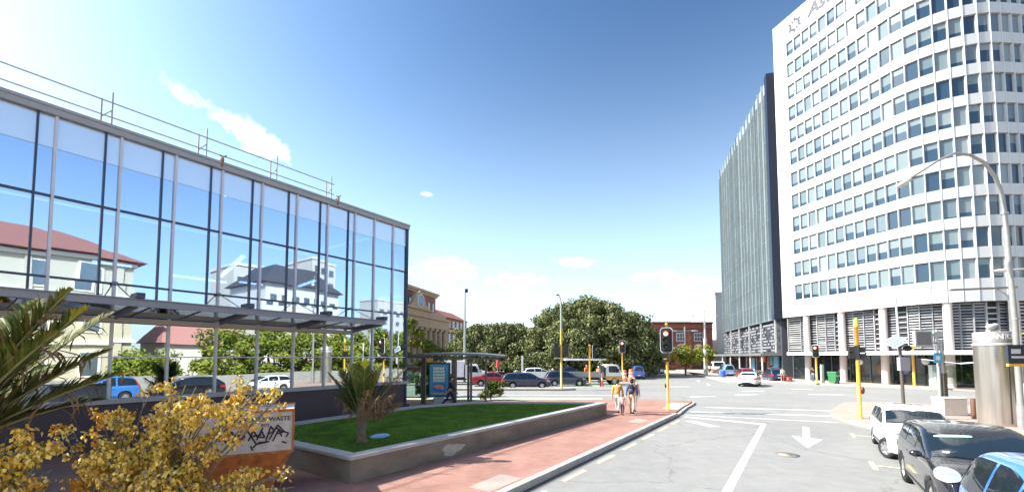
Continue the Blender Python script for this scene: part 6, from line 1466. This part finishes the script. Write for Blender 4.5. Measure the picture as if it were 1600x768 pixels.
person('road worker in faded orange vest behind the truck cab', (9.7, 47.4, ROAD), R(-120), 1.85, .08, 1, CL('faded_orange', (.85, .35, .22)), DENIM, group=wk, cap=WHITE)
person('road worker bending over left of the flatbed truck in orange vest', (4.9, 46.3, ROAD), R(180), 1.62, .1, 1, ORANGE, CL('grey', (.2, .2, .22)), lean=.9, group=wk, cap=WHITE)
person('person in black top and blue trousers by the tower shopfront', (33.5, 47.2, 0), R(200), 1.6, .1, 1, CL('black', (.015, .015, .018)), DENIM)
person('person in a pale shirt standing at the red cafe bench', (30.9, 48.4, 0), R(250), 1.5, .05, 1, CREAMC, CL('red', (.4, .08, .06)))
bpy.context.view_layer.update()
dg = bpy.context.evaluated_depsgraph_get()
for o, m in SKINQ:
    me = bpy.data.meshes.new_from_object(o.evaluated_get(dg)); me.materials.clear(); me.materials.append(m)
    me.polygons.foreach_set('use_smooth', [True]*len(me.polygons)); old = o.data; o.modifiers.clear(); o.data = me; bpy.data.meshes.remove(old)
# ------------------------------------------------------------------ sky, sun, camera
SUN_EL, SUN_DIR = R(41.5), Vector((-1.0, .04, 0)).normalized()      # sun stands to the left
wd = bpy.data.worlds.new('World'); SC.world = wd; wd.use_nodes = True
N, L = wd.node_tree.nodes, wd.node_tree.links; bg = N['Background']
sk = N.new('ShaderNodeTexSky'); sk.sky_type = 'NISHITA'; sk.sun_disc = False; sk.sun_elevation = SUN_EL
sk.sun_rotation = math.atan2(SUN_DIR.x, SUN_DIR.y); sk.air_density = 1.0; sk.dust_density = 2.0; sk.ozone_density = 1.3
tc = N.new('ShaderNodeTexCoord')
def math_(op, a, b=None, c=None, clamp=False):
    n = N.new('ShaderNodeMath'); n.operation = op; n.use_clamp = clamp
    for i, v in enumerate((a, b, c)):
        if v is None: continue
        if isinstance(v, (int, float)): n.inputs[i].default_value = v
        else: L.new(v, n.inputs[i])
    return n.outputs[0]
def dot_(v):
    n = N.new('ShaderNodeVectorMath'); n.operation = 'DOT_PRODUCT'; L.new(tc.outputs['Generated'], n.inputs[0]); n.inputs[1].default_value = v; return n.outputs['Value']
nz = N.new('ShaderNodeTexNoise'); nz.inputs['Scale'].default_value = 15; nz.inputs['Detail'].default_value = 9; nz.inputs['Roughness'].default_value = .62
L.new(tc.outputs['Generated'], nz.inputs['Vector'])
nz2 = N.new('ShaderNodeTexNoise'); nz2.inputs['Scale'].default_value = 45; nz2.inputs['Detail'].default_value = 6; L.new(tc.outputs['Generated'], nz2.inputs['Vector'])
nn = math_('ADD', math_('MULTIPLY', math_('SUBTRACT', nz.outputs['Fac'], .5), 3.4), math_('MULTIPLY', math_('SUBTRACT', nz2.outputs['Fac'], .5), .9))
# each cloud bank: azimuth (deg, right of the view), elevation, half width, half height, tilt, density
CLOUDS = [(-33.8, 25.0, 5.2, 1.2, -20, .8), (-30.6, 23.6, 3.4, 1.6, -14, .95), (-9.5, 11.6, 4.6, 1.5, 0, .8), (.0, 10.2, 3.6, 1.2, 0, .8), (8.6, 12.6, 2.8, 1.0, -4, 1.0), (18.2, 10.3, 2.6, .65, 0, .9), (22.4, 9.4, 4.2, .7, 0, .8), (-11.5, 21.0, .8, .35, 0, .9), (30, 8.4, 5, .8, 0, .5), (-50, 14, 9, 2.0, 0, .8), (150, 12, 18, 3, 0, .8), (-120, 16, 15, 3, 4, .8)]
tot = None
for az, el, wa, we, tl, dn in CLOUDS:
    a, e = R(az), R(el); c = Vector((math.sin(a)*math.cos(e), math.cos(a)*math.cos(e), math.sin(e))); rt = Vector((math.cos(a), -math.sin(a), 0)); up = rt.cross(c)
    t_ = R(tl); x_ = rt*math.cos(t_)+up*math.sin(t_); y_ = up*math.cos(t_)-rt*math.sin(t_)
    u = math_('DIVIDE', dot_(x_), math.sin(R(wa))); v = math_('DIVIDE', dot_(y_), math.sin(R(we)))
    d2 = math_('ADD', math_('MULTIPLY', u, u), math_('MULTIPLY', v, v))
    f = math_('SUBTRACT', 1.0, math_('SQRT', d2)); f = math_('ADD', f, nn); f = math_('MULTIPLY', f, .85, clamp=True)
    f = math_('MULTIPLY', f, math_('LESS_THAN', d2, 5.0)); f = math_('MULTIPLY', f, math_('GREATER_THAN', dot_(c), .5)); f = math_('MULTIPLY', f, math_('MULTIPLY', math_('SUBTRACT', 2.2, math_('SQRT', d2)), .9, clamp=True)); f = math_('MULTIPLY', f, dn)
    tot = f if tot is None else math_('MAXIMUM', tot, f)
mx = N.new('ShaderNodeMix'); mx.data_type = 'RGBA'
L.new(tot, mx.inputs['Factor']); s1 = N.new('ShaderNodeVectorMath'); s1.operation = 'SCALE'; s1.inputs['Scale'].default_value = .11; L.new(sk.outputs['Color'], s1.inputs[0])
gm = N.new('ShaderNodeGamma'); gm.inputs['Gamma'].default_value = 1.4; L.new(s1.outputs[0], gm.inputs['Color'])
s2_ = N.new('ShaderNodeVectorMath'); s2_.operation = 'SCALE'; s2_.inputs['Scale'].default_value = 9.1; L.new(gm.outputs[0], s2_.inputs[0])
s3_ = N.new('ShaderNodeVectorMath'); s3_.operation = 'MULTIPLY'; s3_.inputs[1].default_value = (.84, 1.03, 1.05); L.new(s2_.outputs[0], s3_.inputs[0]); sp_ = N.new('ShaderNodeSeparateXYZ'); L.new(tc.outputs['Generated'], sp_.inputs[0])
hz = math_('SUBTRACT', 1.0, math_('MULTIPLY', math_('ABSOLUTE', sp_.outputs['Z']), 1.4), clamp=True); hz = math_('MULTIPLY', math_('MULTIPLY', hz, hz), .72)
hm = N.new('ShaderNodeMix'); hm.data_type = 'RGBA'; L.new(hz, hm.inputs['Factor']); L.new(s3_.outputs[0], hm.inputs['A']); hm.inputs['B'].default_value = (5.3, 6.6, 7.5, 1)
L.new(hm.outputs['Result'], mx.inputs['A']); mx.inputs['B'].default_value = (7.5, 7.5, 7.7, 1)
L.new(mx.outputs['Result'], bg.inputs['Color']); bg.inputs['Strength'].default_value = .118
sn = bpy.data.lights.new('sun', 'SUN'); sn.energy = 4.2; sn.angle = R(.55); sn.color = (1, .95, .87)
so_ = bpy.data.objects.new('sun', sn); COL.objects.link(so_); so_.location = (-40, 0, 60)
so_.rotation_euler = (-(SUN_DIR*math.cos(SUN_EL) + Vector((0, 0, math.sin(SUN_EL))))).to_track_quat('-Z', 'Y').to_euler()
cam = bpy.data.cameras.new('camera'); cam.sensor_width = 36; cam.lens = 36*660/1600; cam.shift_y = (557-660*math.tan(R(3.15))-384)/1600; cam.clip_end = 4000; cam.clip_start = .05
co = bpy.data.objects.new('camera', cam); COL.objects.link(co); co.location = (0, 0, 2.75); co.rotation_euler = (R(90+3.15), 0, 0); SC.camera = co
vs_ = SC.view_settings; vs_.view_transform = 'Standard'; vs_.look = 'None'; vs_.gamma = 1; vs_.use_curve_mapping = False; vs_.exposure = 1.4
SC.cycles.max_bounces = 8; SC.cycles.transparent_max_bounces = 12; SC.cycles.glossy_bounces = 4; SC.cycles.diffuse_bounces = 3
SC.cycles.use_denoising = True; SC.cycles.sample_clamp_indirect = 6
